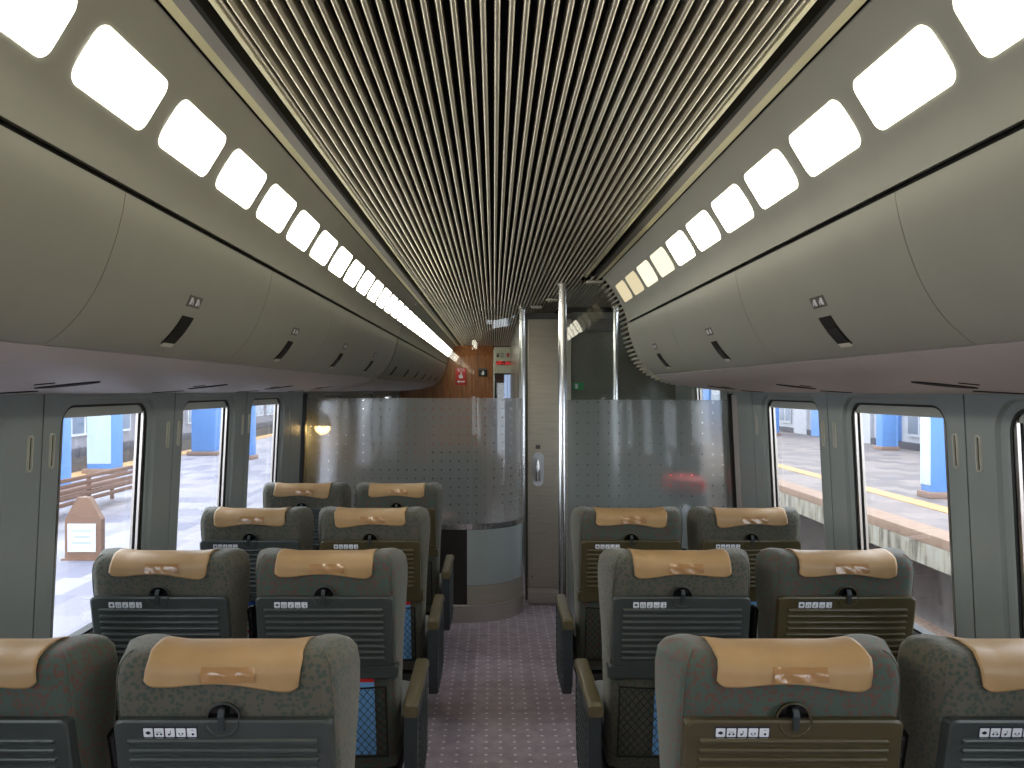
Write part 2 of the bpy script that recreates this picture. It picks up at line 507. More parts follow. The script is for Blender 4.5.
WL = [(2.52 + .98 * k, 3.10 + .98 * k) for k in range(-4, 3)]
JL = [2.385 + .98 * k for k in range(-5, 4)]
pos_word = {1.54: 'beside the first row', 2.52: 'beside the second row', 3.50: 'beside the third row', 4.48: 'beside the fourth row', .56: 'just behind the first row', -.42: 'behind the viewpoint', -1.40: 'by the rear bulkhead'}
def side_wall(side, joints, wins, yend, far_wins):
    nm = 'wall_left' if side < 0 else 'wall_right'
    root = struct(link(nm, None), 'grey panelled side wall %s of the aisle' % ('left' if side < 0 else 'right'))
    low = MB().box((side * 1.43, (Y0 + Y1) / 2, 0.35), (0.03, Y1 - Y0, 0.70)); low.build('lower_panel', 'wall_low', root)
    sill = MB().box((side * 1.405, (Y0 + yend) / 2, .712), (.03, yend - Y0, .02), .006); sill.build('ledge', 'wall_grey', root)
    edges = [Y0] + [j for j in joints if Y0 < j < yend] + [yend]
    for a, b in zip(edges, edges[1:]):
        w = [q for q in wins if a < q[0] and q[1] < b]
        pn = wall_panel(side, a, b, w[0] if w else None, root)
        for y in ((a + .05, b - .065)):
            if b - a > .5 and 0.5 < y < yend - .3: hook_slot(side, y, pn)
    for w in wins:
        if w[0] > Y0:
            t = pos_word.get(round(w[0], 2), 'at the rear')
            window(side, w[0], w[1], 'narrow rounded carriage window on the %s %s' % ('left' if side < 0 else 'right', t))
    # beyond the partition
    edges = [yend + .05] + [q for w in far_wins for q in (w[0] - .2, w[1] + .2)] + [Y1]
    ed = sorted(set(round(e, 3) for e in edges))
    for a, b in zip(ed, ed[1:]):
        if b - a < .02: continue
        w = [q for q in far_wins if a < q[0] and q[1] < b]
        wall_panel(side, a, b, w[0] if w else None, root, *((1.74, 2.2) if side > 0 else ()))
    for i, w in enumerate(far_wins):
        window(side, w[0], w[1], 'carriage window on the %s beyond the glass partition, %s one' % ('left' if side < 0 else 'right', ['nearest', 'middle', 'farthest'][i]), *((1.74,) if side > 0 else ()))
    # dark joint backing and upper filler hidden behind the bins
    ye = Y1 if side < 0 else YPR
    MB().box((side * 1.425, (Y0 + ye) / 2, 1.95), (.03, ye - Y0, .66)).build('upper_panel', 'wall_low', root)
    if side > 0: MB().box((1.425, 8.75, 1.95), (.03, 5.5, .66)).build('upper_panel', 'wall_low', root)
    bk = MB()
    for a in [j for j in joints if Y0 < j < yend]:
        bk.box((side * (wx(1.2) + .035), a, 1.16), (.008, .03, .93))
    bk.build('joint_seal', 'gap_black', root)
    return root
side_wall(-1, JL, [(a, b + .035) for a, b in WL], YPL - .03, [(6.35, 7.1), (8.2, 8.95), (9.9, 10.65)])
side_wall(1, JL, [(a, b + .08) for a, b in WL if a < 4.0], YPR - .03, [(5.0, 5.62)])

# the dark vertical seals where the partitions meet the walls
for s, y, lab in ((-1, YPL, 'left'), (1, YPR, 'right')):
    mb = MB(); mb.loft([[(s * (wx(z) - .022), y - .016, z), (s * (wx(z) + .01), y - .016, z), (s * (wx(z) + .01), y + .016, z), (s * (wx(z) - .022), y + .016, z)] for z in (0.005, .72, 1.618)], smooth=False)
    struct(mb.build('trim_%d' % (3 if s < 0 else 4), 'rubber'), 'black rubber seal where the %s glass meets the side wall' % lab)
mb = MB(); mb.loft([[(wx(z) - .006, YPR - .115, z), (wx(z) + .01, YPR - .115, z), (wx(z) + .01, YPR - .02, z), (wx(z) - .006, YPR - .02, z)] for z in (.72, 1.612)], smooth=False)
struct(mb.build('trim_5', 'under_grey'), 'pale upright filler strip beside the right partition')

# ceiling: dark backing with cream slats running down the car
ceil = MB().box((0, (Y0 + Y1) / 2, CEIL + .075), (2.84, Y1 - Y0, .05)).build('ceiling', 'ceiling_dark')
struct(ceil, 'dark ceiling carrying narrow cream metal slats along the carriage')
SP = 0.0243
def slat_mesh(y0, y1):
    mb = MB(); n = 6
    prof = [(-.0056, .026)] + [(-.0056 * math.cos(PI * k / n), .0065 - .0065 * math.sin(PI * k / n)) for k in range(n + 1)] + [(.0056, .026)]
    prof = [(a, b) for a, b in prof]
    mb.prism(prof, y0, y1, 'y', True)
    return mb.mesh('slat', 'slat_cream')
sm = slat_mesh(Y0 + .01, Y1 - .02)
for k in range(-19, 20):
    link('slat', sm, ceil, (k * SP, 0, CEIL))
for s in (-1, 1):
    x = s * .4735
    yend = Y1 - .02 if s < 0 else YR + .02
    # cream border rail, black slot, grey channel, cream bead
    MB().prism([(s * .470, CEIL - .003), (s * .478, CEIL - .003), (s * .478, CEIL + .03), (s * .470, CEIL + .03)], Y0 + .01, yend).build('border_rail', 'slat_cream', ceil)
    MB().prism([(s * .4782, CEIL - .006), (s * .488, CEIL - .006), (s * .488, CEIL + .03), (s * .4782, CEIL + .03)], Y0 + .01, yend).build('border_rail', 'cream', ceil)
    MB().box((s * .501, (Y0 + yend) / 2, CEIL + .044), (.05, yend - Y0 - .02, .012)).build('slot_backing', 'gap_black', ceil)
    MB().prism([(s * .515, CEIL + .04), (s * .515, CEIL + .002), (s * .523, CEIL - .001), (s * .523, CEIL + .04)], Y0 + .01, yend).build('channel_edge', 'gap_black', ceil)
    MB().prism([(s * .523, CEIL + .03), (s * .523, CEIL + .001), (s * .549, CEIL - .003), (s * .549, CEIL + .03)], Y0 + .01, yend).build('channel', 'trim_grey', ceil)
    MB().prism([(s * .5492, CEIL + .03), (s * .5492, CEIL - .003), (s * .566, CEIL - .008), (s * .566, CEIL + .03)], Y0 + .01, yend).build('bead', 'cream', ceil)
    MB().box((s * .571, (Y0 + yend) / 2, CEIL + .012), (.008, yend - Y0 - .02, .02)).build('bead_gap', 'gap_black', ceil)
# beyond the right bins the slats go on and curve down the side
PRF_R = catmull([(.50, .631), (.565, .624), (.606, .590), (.634, .550), (.668, .494), (.696, .438), (.711, .385), (.720, .33), (.736, .27), (.761, .205), (.795, .148), (.839, .102), (.888, .072), (.958, .042), (1.06, .022)], 10)
acc = 0; last = None
sm2 = slat_mesh(YR + .03, YPR - .012)
for p, q in zip(PRF_R, PRF_R[1:]):
    acc += math.dist(p, q)
    if acc >= SP:
        acc = 0; ang = math.atan2(q[1] - p[1], q[0] - p[0])
        o = link('slat', sm2, ceil, (q[0], 0, CAMZ + q[1])); o.rotation_euler = (0, -ang, 0)
sm3 = slat_mesh(YPR + .012, 6.14)
for k in range(20, 56):
    link('slat', sm3, ceil, (k * SP, 0, CEIL))
bkp = MB(); bk_pts = [(a + .02, CAMZ + b + .022) for a, b in PRF_R]
bkp.prism(bk_pts + [(a + .012, b + .012) for a, b in reversed(bk_pts)], YR + .03, YPR - .012, 'y'); bkp.build('slat_backing', 'ceiling_dark', ceil)

# ------------------------------------------------------------------ cove panels with lamps, overhead bins
PROF = catmull([(.575, .626), (.598, .600), (.628, .556), (.664, .498), (.692, .44), (.708, .385), (.717, .33), (.733, .27), (.758, .205), (.792, .148), (.836, .102), (.885, .072), (.955, .042), (1.06, .018), (1.22, -.002), (1.355, -.012)], 6)
def prof_between(za, zb):
    """points of the section between two heights above the eye"""
    out = []
    def at(z):
        for p, q in zip(PROF, PROF[1:]):
            if p[1] >= z >= q[1]:
                t = (p[1] - z) / (p[1] - q[1]) if p[1] != q[1] else 0
                return (lerp(p[0], q[0], t), z)
        return PROF[0] if z > PROF[0][1] else PROF[-1]
    out.append(at(za)); out += [p for p in PROF if za - 1e-4 > p[1] > zb + 1e-4]; out.append(at(zb))
    return out
def offset(pts, d):
    out = []
    for i, p in enumerate(pts):
        a = pts[max(i - 1, 0)]; b = pts[min(i + 1, len(pts) - 1)]
        t = (b[0] - a[0], b[1] - a[1]); L = math.hypot(*t)
        out.append((p[0] + t[1] / L * d * 1.0, p[1] - t[0] / L * d))   # d>0: towards the aisle / down
    return out
def skin(side, za, zb, y0, y1, thick=.014, off=0.0):
    pts = prof_between(za, zb); o = offset(pts, off); i = offset(pts, off - thick)
    poly = [(side * a, CAMZ + b) for a, b in o] + [(side * a, CAMZ + b) for a, b in reversed(i)]
    return MB().prism(poly, y0, y1, 'y', True)
def flat_caps(o):
    # smooth shading only along the curved skin
    me = o.data
    for p in me.polygons:
        if abs(p.normal.y) > .9 or len(p.vertices) > 4: p.use_smooth = False
    return o

ZB = .372                       # the black shadow gap between cove and bin doors
ZF = .082                       # the fold between door and underside
for s in (-1, 1):
    yend = Y1 - .02 if s < 0 else YR
    tr = struct(link('trim_1' if s < 0 else 'trim_2', None), 'grey cove panel above the %s bins, holding the lamp panels' % ('left' if s < 0 else 'right'))
    cuts = [Y0 + .01, -.6, 1.36 - .98, 4.0 - .98 * 0 + .03 if s > 0 else 2.90, yend] if s > 0 else [Y0 + .01, .3, 2.95, 5.63, 7.9, 9.8, yend]
    for a, b in zip(cuts, cuts[1:]):
        sk = skin(s, .626, ZB + .006, a + .0008, b - .0008)
        if sk: flat_caps(sk.build('cove_panel', 'panel_grey', tr))
    skin(s, ZB + .006, ZB - .006, Y0 + .01, yend, .004, -.014).build('shadow_gap', 'gap_black', tr)

def lamp_mesh(side, name, mat):
    zs0, zs1 = .562, .472
    pts = prof_between(zs0, zs1)
    L = [0]
    for p, q in zip(pts, pts[1:]): L.append(L[-1] + math.dist(p, q))
    tot = L[-1]
    def at(s, off):
        s = min(max(s, 0), tot)
        for i in range(len(pts) - 1):
            if s <= L[i + 1] + 1e-9:
                t = (s - L[i]) / (L[i + 1] - L[i]); p, q = pts[i], pts[i + 1]
                x, z = lerp(p[0], q[0], t), lerp(p[1], q[1], t)
                tx, tz = (q[0] - p[0]) / (L[i + 1] - L[i]), (q[1] - p[1]) / (L[i + 1] - L[i])
                return (side * (x + tz * off), CAMZ + z - tx * off)
    out = rrect(0, .254, 0, tot, .024, 6)
    def ring(g, off):
        cy, cs = .127, tot / 2
        r = []
        for y, s in out:
            yy = cy + (y - cy) * (1 - g / .127); ss = cs + (s - cs) * (1 - g / (tot / 2))
            x, z = at(ss, off); r.append((x, yy, z))
        return r
    mb = MB(); mb.loft([ring(0, -.002), ring(0, .0012), ring(.03, .0012)], True, True)
    return mb.mesh(name, mat)
for s in (-1, 1):
    meshes = {m: lamp_mesh(s, 'cove_lamp', m) for m in (('lamp_left',) if s < 0 else ('lamp_right', 'lamp_dim', 'lamp_weak'))}
    n = 0
    k = -11
    k_last = int((YR - .27 - 1.215) / .317) + 1
    while True:
        y = 1.215 + .317 * k
        k += 1
        if y < Y0 + .1: continue
        if y + .27 > (Y1 - .05 if s < 0 else YR): break
        if s < 0 and 5.55 < y + .14 < 5.75: continue
        if s < 0: m = 'lamp_left'
        else: m = {k_last - 3: 'lamp_dim', k_last - 2: 'lamp_dim', k_last - 1: 'lamp_weak', k_last: 'lamp_weak'}.get(k, 'lamp_right')
        o = link('cove_lamp', meshes[m], None, (0, y, 0))
        vis = y > .6
        if vis: n += 1
        lab = 'lit cream lamp panel in the %s cove, %s from the viewpoint' % ('left' if s < 0 else 'right', ORD[n - 1]) if vis else 'lit cream lamp panel in the %s cove behind the viewpoint' % ('left' if s < 0 else 'right')
        tag(o, lab, 'lamp', ('lamp panels of the left cove' if s < 0 else 'lamp panels of the right cove') + ('' if vis else ' out of view'))

def latch_and_lamps(side, y0, y1, root):
    yc = (y0 + y1) / 2 - .03
    pts = prof_between(.178, .112)
    w = .034
    # recess lip + dark paddle + number sticker
    o1 = [(side * a, CAMZ + b) for a, b in offset(pts, .0025)]; o0 = [(side * a, CAMZ + b) for a, b in offset(pts, -.004)]
    la = MB().prism(o1 + o0[::-1], yc - w, yc + w, 'y').build('latch', 'gap_black', root)
    p2 = prof_between(.150, .116)
    o1 = [(side * a, CAMZ + b) for a, b in offset(p2, .0042)]; o0 = [(side * a, CAMZ + b) for a, b in offset(p2, .002)]
    MB().prism(o1 + o0[::-1], yc - w + .003, yc + w - .003, 'y').build('latch_paddle', 'rubber', la)
    p3 = prof_between(.116, .108)
    o1 = [(side * a, CAMZ + b) for a, b in offset(p3, .0048)]; o0 = [(side * a, CAMZ + b) for a, b in offset(p3, .0005)]
    MB().prism(o1 + o0[::-1], yc - w + .004, yc + w - .004, 'y').build('latch_lip', 'ivory', la)
    p4 = prof_between(.226, .200)
    o1 = [(side * a, CAMZ + b) for a, b in offset(p4, .0012)]; o0 = [(side * a, CAMZ + b) for a, b in offset(p4, .0)]
    st = MB().prism(o1 + o0[::-1], yc - .045, yc + .035, 'y').build('seat_number_sticker', 'trim_grey', root)
    pr = MB()
    for ya in (-.034, .004):
        for a, b, c, d in ((.221, .205, 0, .012), (.217, .209, .015, .019), (.212, .205, .02, .023)):
            pp = prof_between(a, b); o1 = [(side * x, CAMZ + z) for x, z in offset(pp, .0018)]; o0 = [(side * x, CAMZ + z) for x, z in offset(pp, .0008)]
            pr.prism(o1 + o0[::-1], yc + ya + c, yc + ya + d, 'y')
    pr.build('print', 'white_print', st)

def under_lamp(side, y, x, ln, w, ang, root):
    """lens-shaped opening in the underside"""
    z0 = None
    for p, q in zip(PROF, PROF[1:]):
        if p[0] <= x <= q[0]: z0 = lerp(p[1], q[1], (x - p[0]) / (q[0] - p[0])); sl = (q[1] - p[1]) / (q[0] - p[0])
    n = 10; ring = []
    for k in range(2 * n):
        t = k / n * PI
        u = math.cos(t) * ln / 2; v = math.sin(t) * w / 2 * abs(math.sin(t)) ** .3
        dx = u * math.sin(ang) + v * math.cos(ang); dy = u * math.cos(ang) - v * math.sin(ang)
        ring.append((dx, dy))
    r1 = [(side * (x + a), y + b, CAMZ + z0 + sl * a - .002) for a, b in ring]
    r2 = [(side * (x + a * 1.06), y + b * 1.06, CAMZ + z0 + sl * a + .004) for a, b in ring]
    MB().loft([r2, r1], True, True, False).build('lamp_opening', 'gap_black', root)

seams_l = [-2.39, -1.46, -.48, .50, 1.48, 2.46, 3.44, 4.42, 5.40]
def bin_unit(side, a, b, lab, latch=True, lamps=True):
    root = thing('overhead_bin', lab, 'luggage bin', (0, 0, 0), None, 'overhead bins on the %s' % ('left' if side < 0 else 'right'))
    flat_caps(skin(side, ZB - .006, ZF + .002, a + .0012, b - .0012).build('door', 'panel_grey', root))
    flat_caps(skin(side, ZF - .001, -.0119, a + .0004, b - .0004).build('underside', 'under_grey', root))
    if b < Y1 - .1: flat_caps(skin(side, ZB - .008, ZF + .004, b - .006, b + .006, .004, -.0142).build('seam_shade', 'gap_black', root))  # black strip added behind the seam to keep the lit gap dark
    MB().box((side * 1.19, (a + b) / 2, CAMZ + .33), (.35, b - a - .02, .5)).build('body', 'wall_low', root)
    if latch: latch_and_lamps(side, a, b, root)
    if lamps:
        y = (a + b) / 2
        under_lamp(side, y + .03, 1.095, .15, .075, -.80, root)
        under_lamp(side, y + .08, 1.265, .12, .05, -.80, root)
        under_lamp(side, y - .10, 1.08, .045, .010, -.80, root)
    return root
n = 0
for a, b in zip(seams_l, seams_l[1:]):
    if b > 1.0: n += 1
    bin_unit(-1, a, b, 'grey overhead luggage bin on the left, %s' % ('%s from the viewpoint' % ORD[n - 1] if b > 1.0 else ('behind the viewpoint at %s' % ['the rear bulkhead', 'the middle', 'its left', 'its near left'][seams_l.index(a)])))
bin_unit(-1, 5.40, 5.63, 'short grey bin filler above the left partition', False, False)
far = [5.67, 6.55, 7.43, 8.31, 9.19, 10.07, 10.95, Y1 - .02]
for i, (a, b) in enumerate(zip(far, far[1:])):
    bin_unit(-1, a, b, 'grey overhead bin on the left beyond the glass partition, %s' % ORD[i], i < 6, False)
n = 0
for a, b in zip(seams_l[:8], seams_l[1:8]):
    if b > 1.0: n += 1
    bin_unit(1, a, b if b < 4.4 else YR, 'grey overhead luggage bin on the right, %s' % ('%s from the viewpoint' % ORD[n - 1] if b > 1.0 else ('behind the viewpoint at %s' % ['the rear bulkhead', 'the middle', 'its right', 'its near right'][seams_l.index(a)])))
# end cap of the right bins
pts = prof_between(.60, -.0119)
poly = [(a, CAMZ + b) for a, b in offset(pts, -.012)] + [(1.39, CAMZ - .005), (1.39, CAMZ + .60)]
struct(MB().prism(poly, YR + .001, YR + .006, 'y').build('trim_6', 'panel_grey'), 'grey end cap closing the right run of bins')
pe = prof_between(.626, -.0119)
ee = [(a, CAMZ + b) for a, b in offset(pe, .001)] + [(a, CAMZ + b) for a, b in reversed(offset(pe, -.014))]
struct(MB().prism(ee, YR + .007, YR + .012, 'y').build('trim_7', 'ivory_dim'), 'thin pale edge strip around the end of the right bins')
# small sensor cover at the end of the right channel
so = thing('ceiling_sensor', 'small pale sensor cover at the end of the right ceiling channel', 'sensor', (.535, 4.50, CEIL - .024))
MB().box((0, 0, 0), (.09, .05, .014), .006).build('cover', 'ivory', so)
MB().box((0, 0, .0085), (.05, .03, .006)).build('mount', 'trim_grey', so)

# rear bulkhead
struct(MB().box((0, Y0 - .03, 1.15), (2.86, .05, 2.35)).build('wall_back', 'wall_grey'), 'grey rear bulkhead behind the viewpoint')

# ------------------------------------------------------------------ far end: wood wall, door, sign
struct(link('wall_end', None), 'far end wall clad in reddish brown wood')
we = bpy.data.objects['wall_end']
bx = [-1.40, -1.02, -.76, -.50, -.26, -.04]
for a, b in zip(bx, bx[1:]):
    MB().box(((a + b) / 2, Y1 + .02, 1.13), (b - a - .006, .04, 2.26)).build('board', 'wood', we)
for a, b in zip(bx, bx[1:]):      # cove at the top of the wood
    cv = [(Y1, CEIL - .16)] + [(Y1 - .16 + .16 * math.cos(t), CEIL - .16 + .16 * math.sin(t)) for t in [PI / 2 * k / 8 for k in range(1, 9)]]
    if a < -.78: continue
    MB().prism(cv + [(Y1, CEIL)], a + .003, b - .003, 'x').build('board_cove', 'wood', we)
MB().box((-.03, Y1 - .005, 1.1), (.018, .06, 2.24)).build('edge_strip', 'chrome', we)
MB().box((0, Y1 + .06, 1.15), (2.86, .03, 2.35)).build('backing', 'door_brown', we)
# door with a glazed slit
d1 = struct(link('door_1', None), 'dark brown end door with a narrow tall window')
MB().box((.05, Y1 + .01, .93), (.13, .05, 1.86)).build('stile', 'door_brown', d1)
MB().box((.31, Y1 + .01, .93), (.19, .05, 1.86)).build('stile', 'door_brown', d1)
MB().box((.165, Y1 + .01, .35), (.10, .05, .70)).build('bottom_rail', 'door_brown', d1)
t = NT('daylight_glow_pane'); e_ = t.n('ShaderNodeEmission'); v_ = t.coord((60, 1, .4)); f_ = noise(t, v_, 1.2, 2)
t.l(t.ramp(f_, [(.35, (.22, .32, .62)), (.65, (.62, .74, 1.0))]), e_.inputs['Color']); e_.inputs['Strength'].default_value = .8  # pane glows on its own in place of daylight behind it
t.l(e_.outputs[0], t.out.inputs['Surface'])
MB().box((.165, Y1 + .02, 1.28), (.10, .01, 1.16)).build('pane', 'daylight_glow_pane', d1)
# sign box over the door
sb = thing('display_sign', 'cream sign box with pictograms and a red dot-matrix display', 'sign', (.15, Y1 - .06, 1.88))
MB().box((0, 0, .185), (.36, .09, .37), .004).build('housing', 'sign_cream', sb)
MB().box((-.0, -.047, .145), (.30, .006, .055)).build('display', 'gap_black', sb)
led = MB()
for i in range(34):
    for j in range(5):
        if rnd.random() < .42: led.box((-.14 + i * .0085, -.051, .126 + j * .0095), (.006, .002, .007))
lo = led.build('display_dots', 'led_red', sb); lo['kind'] = 'stuff'
for x, m in ((-.125, 'door_brown'), (-.065, 'facade_dark'), (.02, 'sign_red'), (.07, 'facade_dark')):
    MB().box((x, -.047, .255), (.036, .004, .056)).build('pictogram', m, sb)
MB().box((-.065, -.0495, .255), (.022, .002, .038)).build('pictogram_field', 'sign_cream', sb)
MB().box((-.127, -.0495, .268), (.012, .002, .022)).build('pictogram_field', 'sign_cream', sb)

def text_mesh(txt, size, mat, parent, loc, rot=(PI / 2, 0, 0), ext=.0006, name='lettering'):
    c = bpy.data.curves.new(name, 'FONT'); c.body = txt; c.size = size; c.extrude = ext; c.align_x = 'CENTER'; c.align_y = 'CENTER'
    tmp = bpy.data.objects.new('tmp', c); COL.objects.link(tmp)
    dg = bpy.context.evaluated_depsgraph_get(); me = bpy.data.meshes.new_from_object(tmp.evaluated_get(dg))
    bpy.data.objects.remove(tmp); me.materials.clear(); me.materials.append(MATS[mat])
    return link(name, me, parent, loc, rot)
ss = thing('emergency_sign', 'red emergency call sign with white hand and arrow on the wood wall', 'sign', (-.505, Y1 - .012, 1.71))
MB().box((0, .005, .123), (.155, .012, .246), .003).build('plate', 'sign_red', ss)
text_mesh('SOS', .062, 'white_print', ss, (0, -.0022, .215))
hd = MB(); hd.add([(-.026, -.0025, .10), (.026, -.0025, .10), (.03, -.0025, .135), (.012, -.0025, .14), (.012, -.0025, .182), (-.004, -.0025, .182), (-.004, -.0025, .15), (-.03, -.0025, .14)], [tuple(range(8))])
hd.build('hand_symbol', 'white_print', ss)
ar = MB(); ar.add([(-.06, -.0025, .05), (-.025, -.0025, .074), (-.025, -.0025, .058), (.055, -.0025, .058), (.055, -.0025, .042), (-.025, -.0025, .042), (-.025, -.0025, .026)], [tuple(range(7))])
ar.build('arrow', 'white_print', ss)
eb = thing('extinguisher_sign', 'small black plate with white symbol on the wood wall', 'sign', (-.19, Y1 - .012, 1.83))
MB().box((0, .005, .06), (.125, .012, .115), .003).build('plate', 'black', eb)
MB().box((0, -.003, .112), (.125, .004, .02)).build('plate_edge', 'trim_grey', eb)
dm = MB(); dm.add([(.0 + .022 * math.cos(a) , -.0025, .045 + .02 * math.sin(a)) for a in [PI * k / 6 for k in range(6, 13)]] + [(.012, -.0025, .082), (.004, -.0025, .09), (-.008, -.0025, .07)], [tuple(range(10))])
dm.build('symbol', 'white_print', eb)

# ------------------------------------------------------------------ glass partitions
def slab_path(path, z0, z1, th=.010):
    """vertical slab along a plan polyline"""
    P = [Vector((a, b)) for a, b in path]; L = []; R = []
    for i, p in enumerate(P):
        d = (P[min(i + 1, len(P) - 1)] - P[max(i - 1, 0)]).normalized(); nrm = Vector((-d.y, d.x)) * th / 2
        L.append(p + nrm); R.append(p - nrm)
    poly = [(v.x, v.y) for v in L] + [(v.x, v.y) for v in reversed(R)]
    return MB().prism(poly, z0, z1, 'z', True)
ZT = 1.583
arc = [(-.22 + .40 * math.sin(t), 6.05 - .40 * math.cos(t)) for t in [PI / 2 * k / 18 for k in range(19)]]
pathL = [(-1.352, YPL), (-1.0, YPL), (-.6, YPL)] + arc
gp = thing('glass_partition', 'frosted glass partition on the left curving round into the passage', 'partition', (0, 0, 0))
flat_caps(slab_path(pathL, .695, ZT - .001).build('frosted_pane', 'frosted_dots', gp))
pts = prof_between(.605, -.0119)
edge = [(-a, CAMZ + b) for a, b in offset(pts, .006)]
poly = [(-.22, ZT), (-.22, CEIL - .006), (-.60, CEIL - .03)] + edge + [(-1.352, ZT)]
MB().prism(poly, YPL - .005, YPL + .005, 'y').build('clear_pane', 'partition_glass', gp)
flat_caps(slab_path(arc[0:], ZT, CEIL - .012).build('clear_curved_pane', 'partition_glass', gp))
flat_caps(slab_path(pathL, .655, .694, .022).build('rail', 'chrome', gp))
flat_caps(slab_path([q for q in pathL[:-6]], .125, .654).build('lower_pane', 'dark_glass', gp))
flat_caps(slab_path(arc, .26, .652, .012).build('frosted_lower_pane', 'frosted_plain', gp))
flat_caps(slab_path(arc, .118, .258, .014).build('dark_band', 'brushed_steel', gp))
flat_caps(slab_path(pathL, .0, .117, .03).build('base', 'kick_steel', gp))
gr = thing('glass_partition', 'flat frosted glass partition on the right of the aisle', 'partition', (0, 0, 0))
pathR = [(.402, YPR), (.9, YPR), (1.352, YPR)]
slab_path(pathR, .12, ZT - .001).build('frosted_pane', 'frosted_dots', gr)
slab_path([(.402, YPR), (1.352, YPR)], ZT, 1.618).build('clear_strip', 'partition_glass', gr)
poly = [(.402, 1.619), (.402, CEIL - .008), (1.352, CEIL - .008), (1.352, 1.619)]
MB().prism(poly, YPR - .005, YPR + .005, 'y').build('clear_pane', 'partition_glass', gr)
slab_path(pathR, 0, .118, .03).build('base', 'kick_steel', gr)

def pole(x, y, r, lab):
    root = thing('grab_pole', lab, 'pole', (x, y, 0))
    n = 20
    MB().tube([(0, 0, .004), (0, 0, CEIL - .004)], r, n).build('shaft', 'chrome', root)
    MB().tube([(0, 0, 0), (0, 0, .012)], r * 1.5, n).build('foot_flange', 'kick_steel', root)
    MB().tube([(0, 0, CEIL - .016), (0, 0, CEIL - .001)], r * 1.35, n).build('top_flange', 'kick_steel', root)
pole(.374, YPR, .0235, 'tall chrome pole at the aisle end of the right partition')
pole(.186, 6.085, .0235, 'tall chrome pole at the end of the curved left glass')
pole(.885, 6.02, .0235, 'tall chrome pole behind the clear glass on the right')

# service compartment at the right, with a brushed sliding door
sw = struct(link('wall_service', None), 'dark glossy wall of the service compartment behind the right partition')
MB().box((1.0, 6.20, 1.12), (.86, .06, 2.24)).build('wall_sheet', 'service_wall', sw)
MB().box((.80, 6.165, 2.205), (1.18, .02, .05)).build('header', 'trim_grey', sw)
MB().box((.215, 8.5, 1.12), (.05, 4.5, 2.24)).build('passage_sheet', 'service_wall', sw)
d2 = struct(link('door_2', None), 'brushed steel sliding door with a recessed pale handle plate')
DY = 6.13
MB().box((.395, DY, 1.155), (.33, .035, 2.05), .004).build('leaf', 'brushed_steel', d2)
MB().box((.395, DY - .002, .065), (.33, .045, .115), .003).build('kick_plate', 'kick_steel', d2)
hp = MB(); r0 = rrect(.262, .350, .905, 1.165, .043, 7)
hp.loft([[(a, DY - .0175, b) for a, b in r0], [(lerp(a, .306, .05), DY - .026, lerp(b, 1.035, .02)) for a, b in r0], [(lerp(a, .306, .25), DY - .024, lerp(b, 1.035, .08)) for a, b in r0]], False, True)
h_o = hp.build('handle_plate', 'white_print', d2)
MB().tube([(.306, DY - .03, .945), (.306, DY - .045, .98), (.306, DY - .045, 1.07), (.306, DY - .03, 1.115)], [.008, .012, .012, .008], 10).build('pull', 'chrome', h_o)
MB().box((.306, DY - .025, .99), (.034, .004, .09), .002).build('recess', 'rubber', h_o)
MB().box((.306, DY - .019, 1.205), (.036, .003, .03)).build('sticker', 'trim_grey', d2)
MB().tube([(.262, DY - .018, .215), (.262, DY - .024, .215)], .008, 8).build('lock', 'latch_metal', d2)
# reflection of a green exit sign, built as a plate on the service wall
xg = thing('exit_sign_reflection', 'small green plate standing in for an exit sign reflected in the service wall', 'sign', (.62, 6.163, 1.64))
MB().box((0, 0, .03), (.085, .008, .06), .002).build('plate', 'reflected_sign_green', xg)
MB().box((-.015, -.005, .03), (.02, .002, .036)).build('figure', 'white_print', xg)
bxn = thing('reflected_box', 'small brownish grey box standing in for a reflection high on the service wall', 'box', (.76, 6.10, 2.09))  # box built where a reflection shows, not a real fitting
MB().box((0, 0, .04), (.17, .10, .08), .006).build('housing', 'trim_grey', bxn)
MB().box((0, .06, .04), (.08, .02, .05)).build('bracket', 'trim_dark', bxn)

# ceiling fittings
for x, y, lab in ((.375, 5.55, 'small round white detector on the slatted ceiling by the steel door'), (.29, 6.02, 'small round grey detector above the steel door')):
    r_ = thing('ceiling_detector', lab, 'detector', (x, y, CEIL))
    MB().tube([(0, 0, .0), (0, 0, -.010), (0, 0, -.018)], [.045, .045, .03], 16).build('dome', 'ivory', r_)
    MB().tube([(0, 0, .012), (0, 0, -.002)], .05, 16).build('ring', 'trim_grey', r_)

# ------------------------------------------------------------------ behind the glass
def counter(x0, x1, y0, y1, lab):
    r_ = thing('counter', lab, 'counter', ((x0 + x1) / 2, (y0 + y1) / 2, 0))
    MB().box((0, 0, .685), (x1 - x0, y1 - y0, .075), .008).build('top', 'red_wood', r_)
    for s in (-1, 1):
        MB().tube([(s * (x1 - x0) * .38, 0, 0), (s * (x1 - x0) * .38, 0, .646)], .02, 10).build('leg', 'chrome', r_)
counter(-1.1, -.30, 5.72, 6.06, 'red wooden counter behind the left frosted partition')
counter(.44, .86, 4.79, 5.10, 'red wooden counter behind the right partition by the pole')
def sofa(x, y, w, lab):
    r_ = thing('lounge_sofa', lab, 'sofa', (x, y, 0))
    MB().box((0, .28, .22), (w, .60, .30), .03).build('seat', 'sofa_dark', r_)
    MB().box((0, 0, .52), (w, .14, .98), .05).build('backrest', 'sofa_dark', r_)
    MB().box((0, .28, .035), (w * .9, .5, .07)).build('plinth', 'base_dark', r_)
sofa(-.92, 6.75, .80, 'dark lounge sofa blurred behind the left frosted glass')
sofa(-.42, 8.4, .60, 'dark lounge sofa farther behind the curved glass')
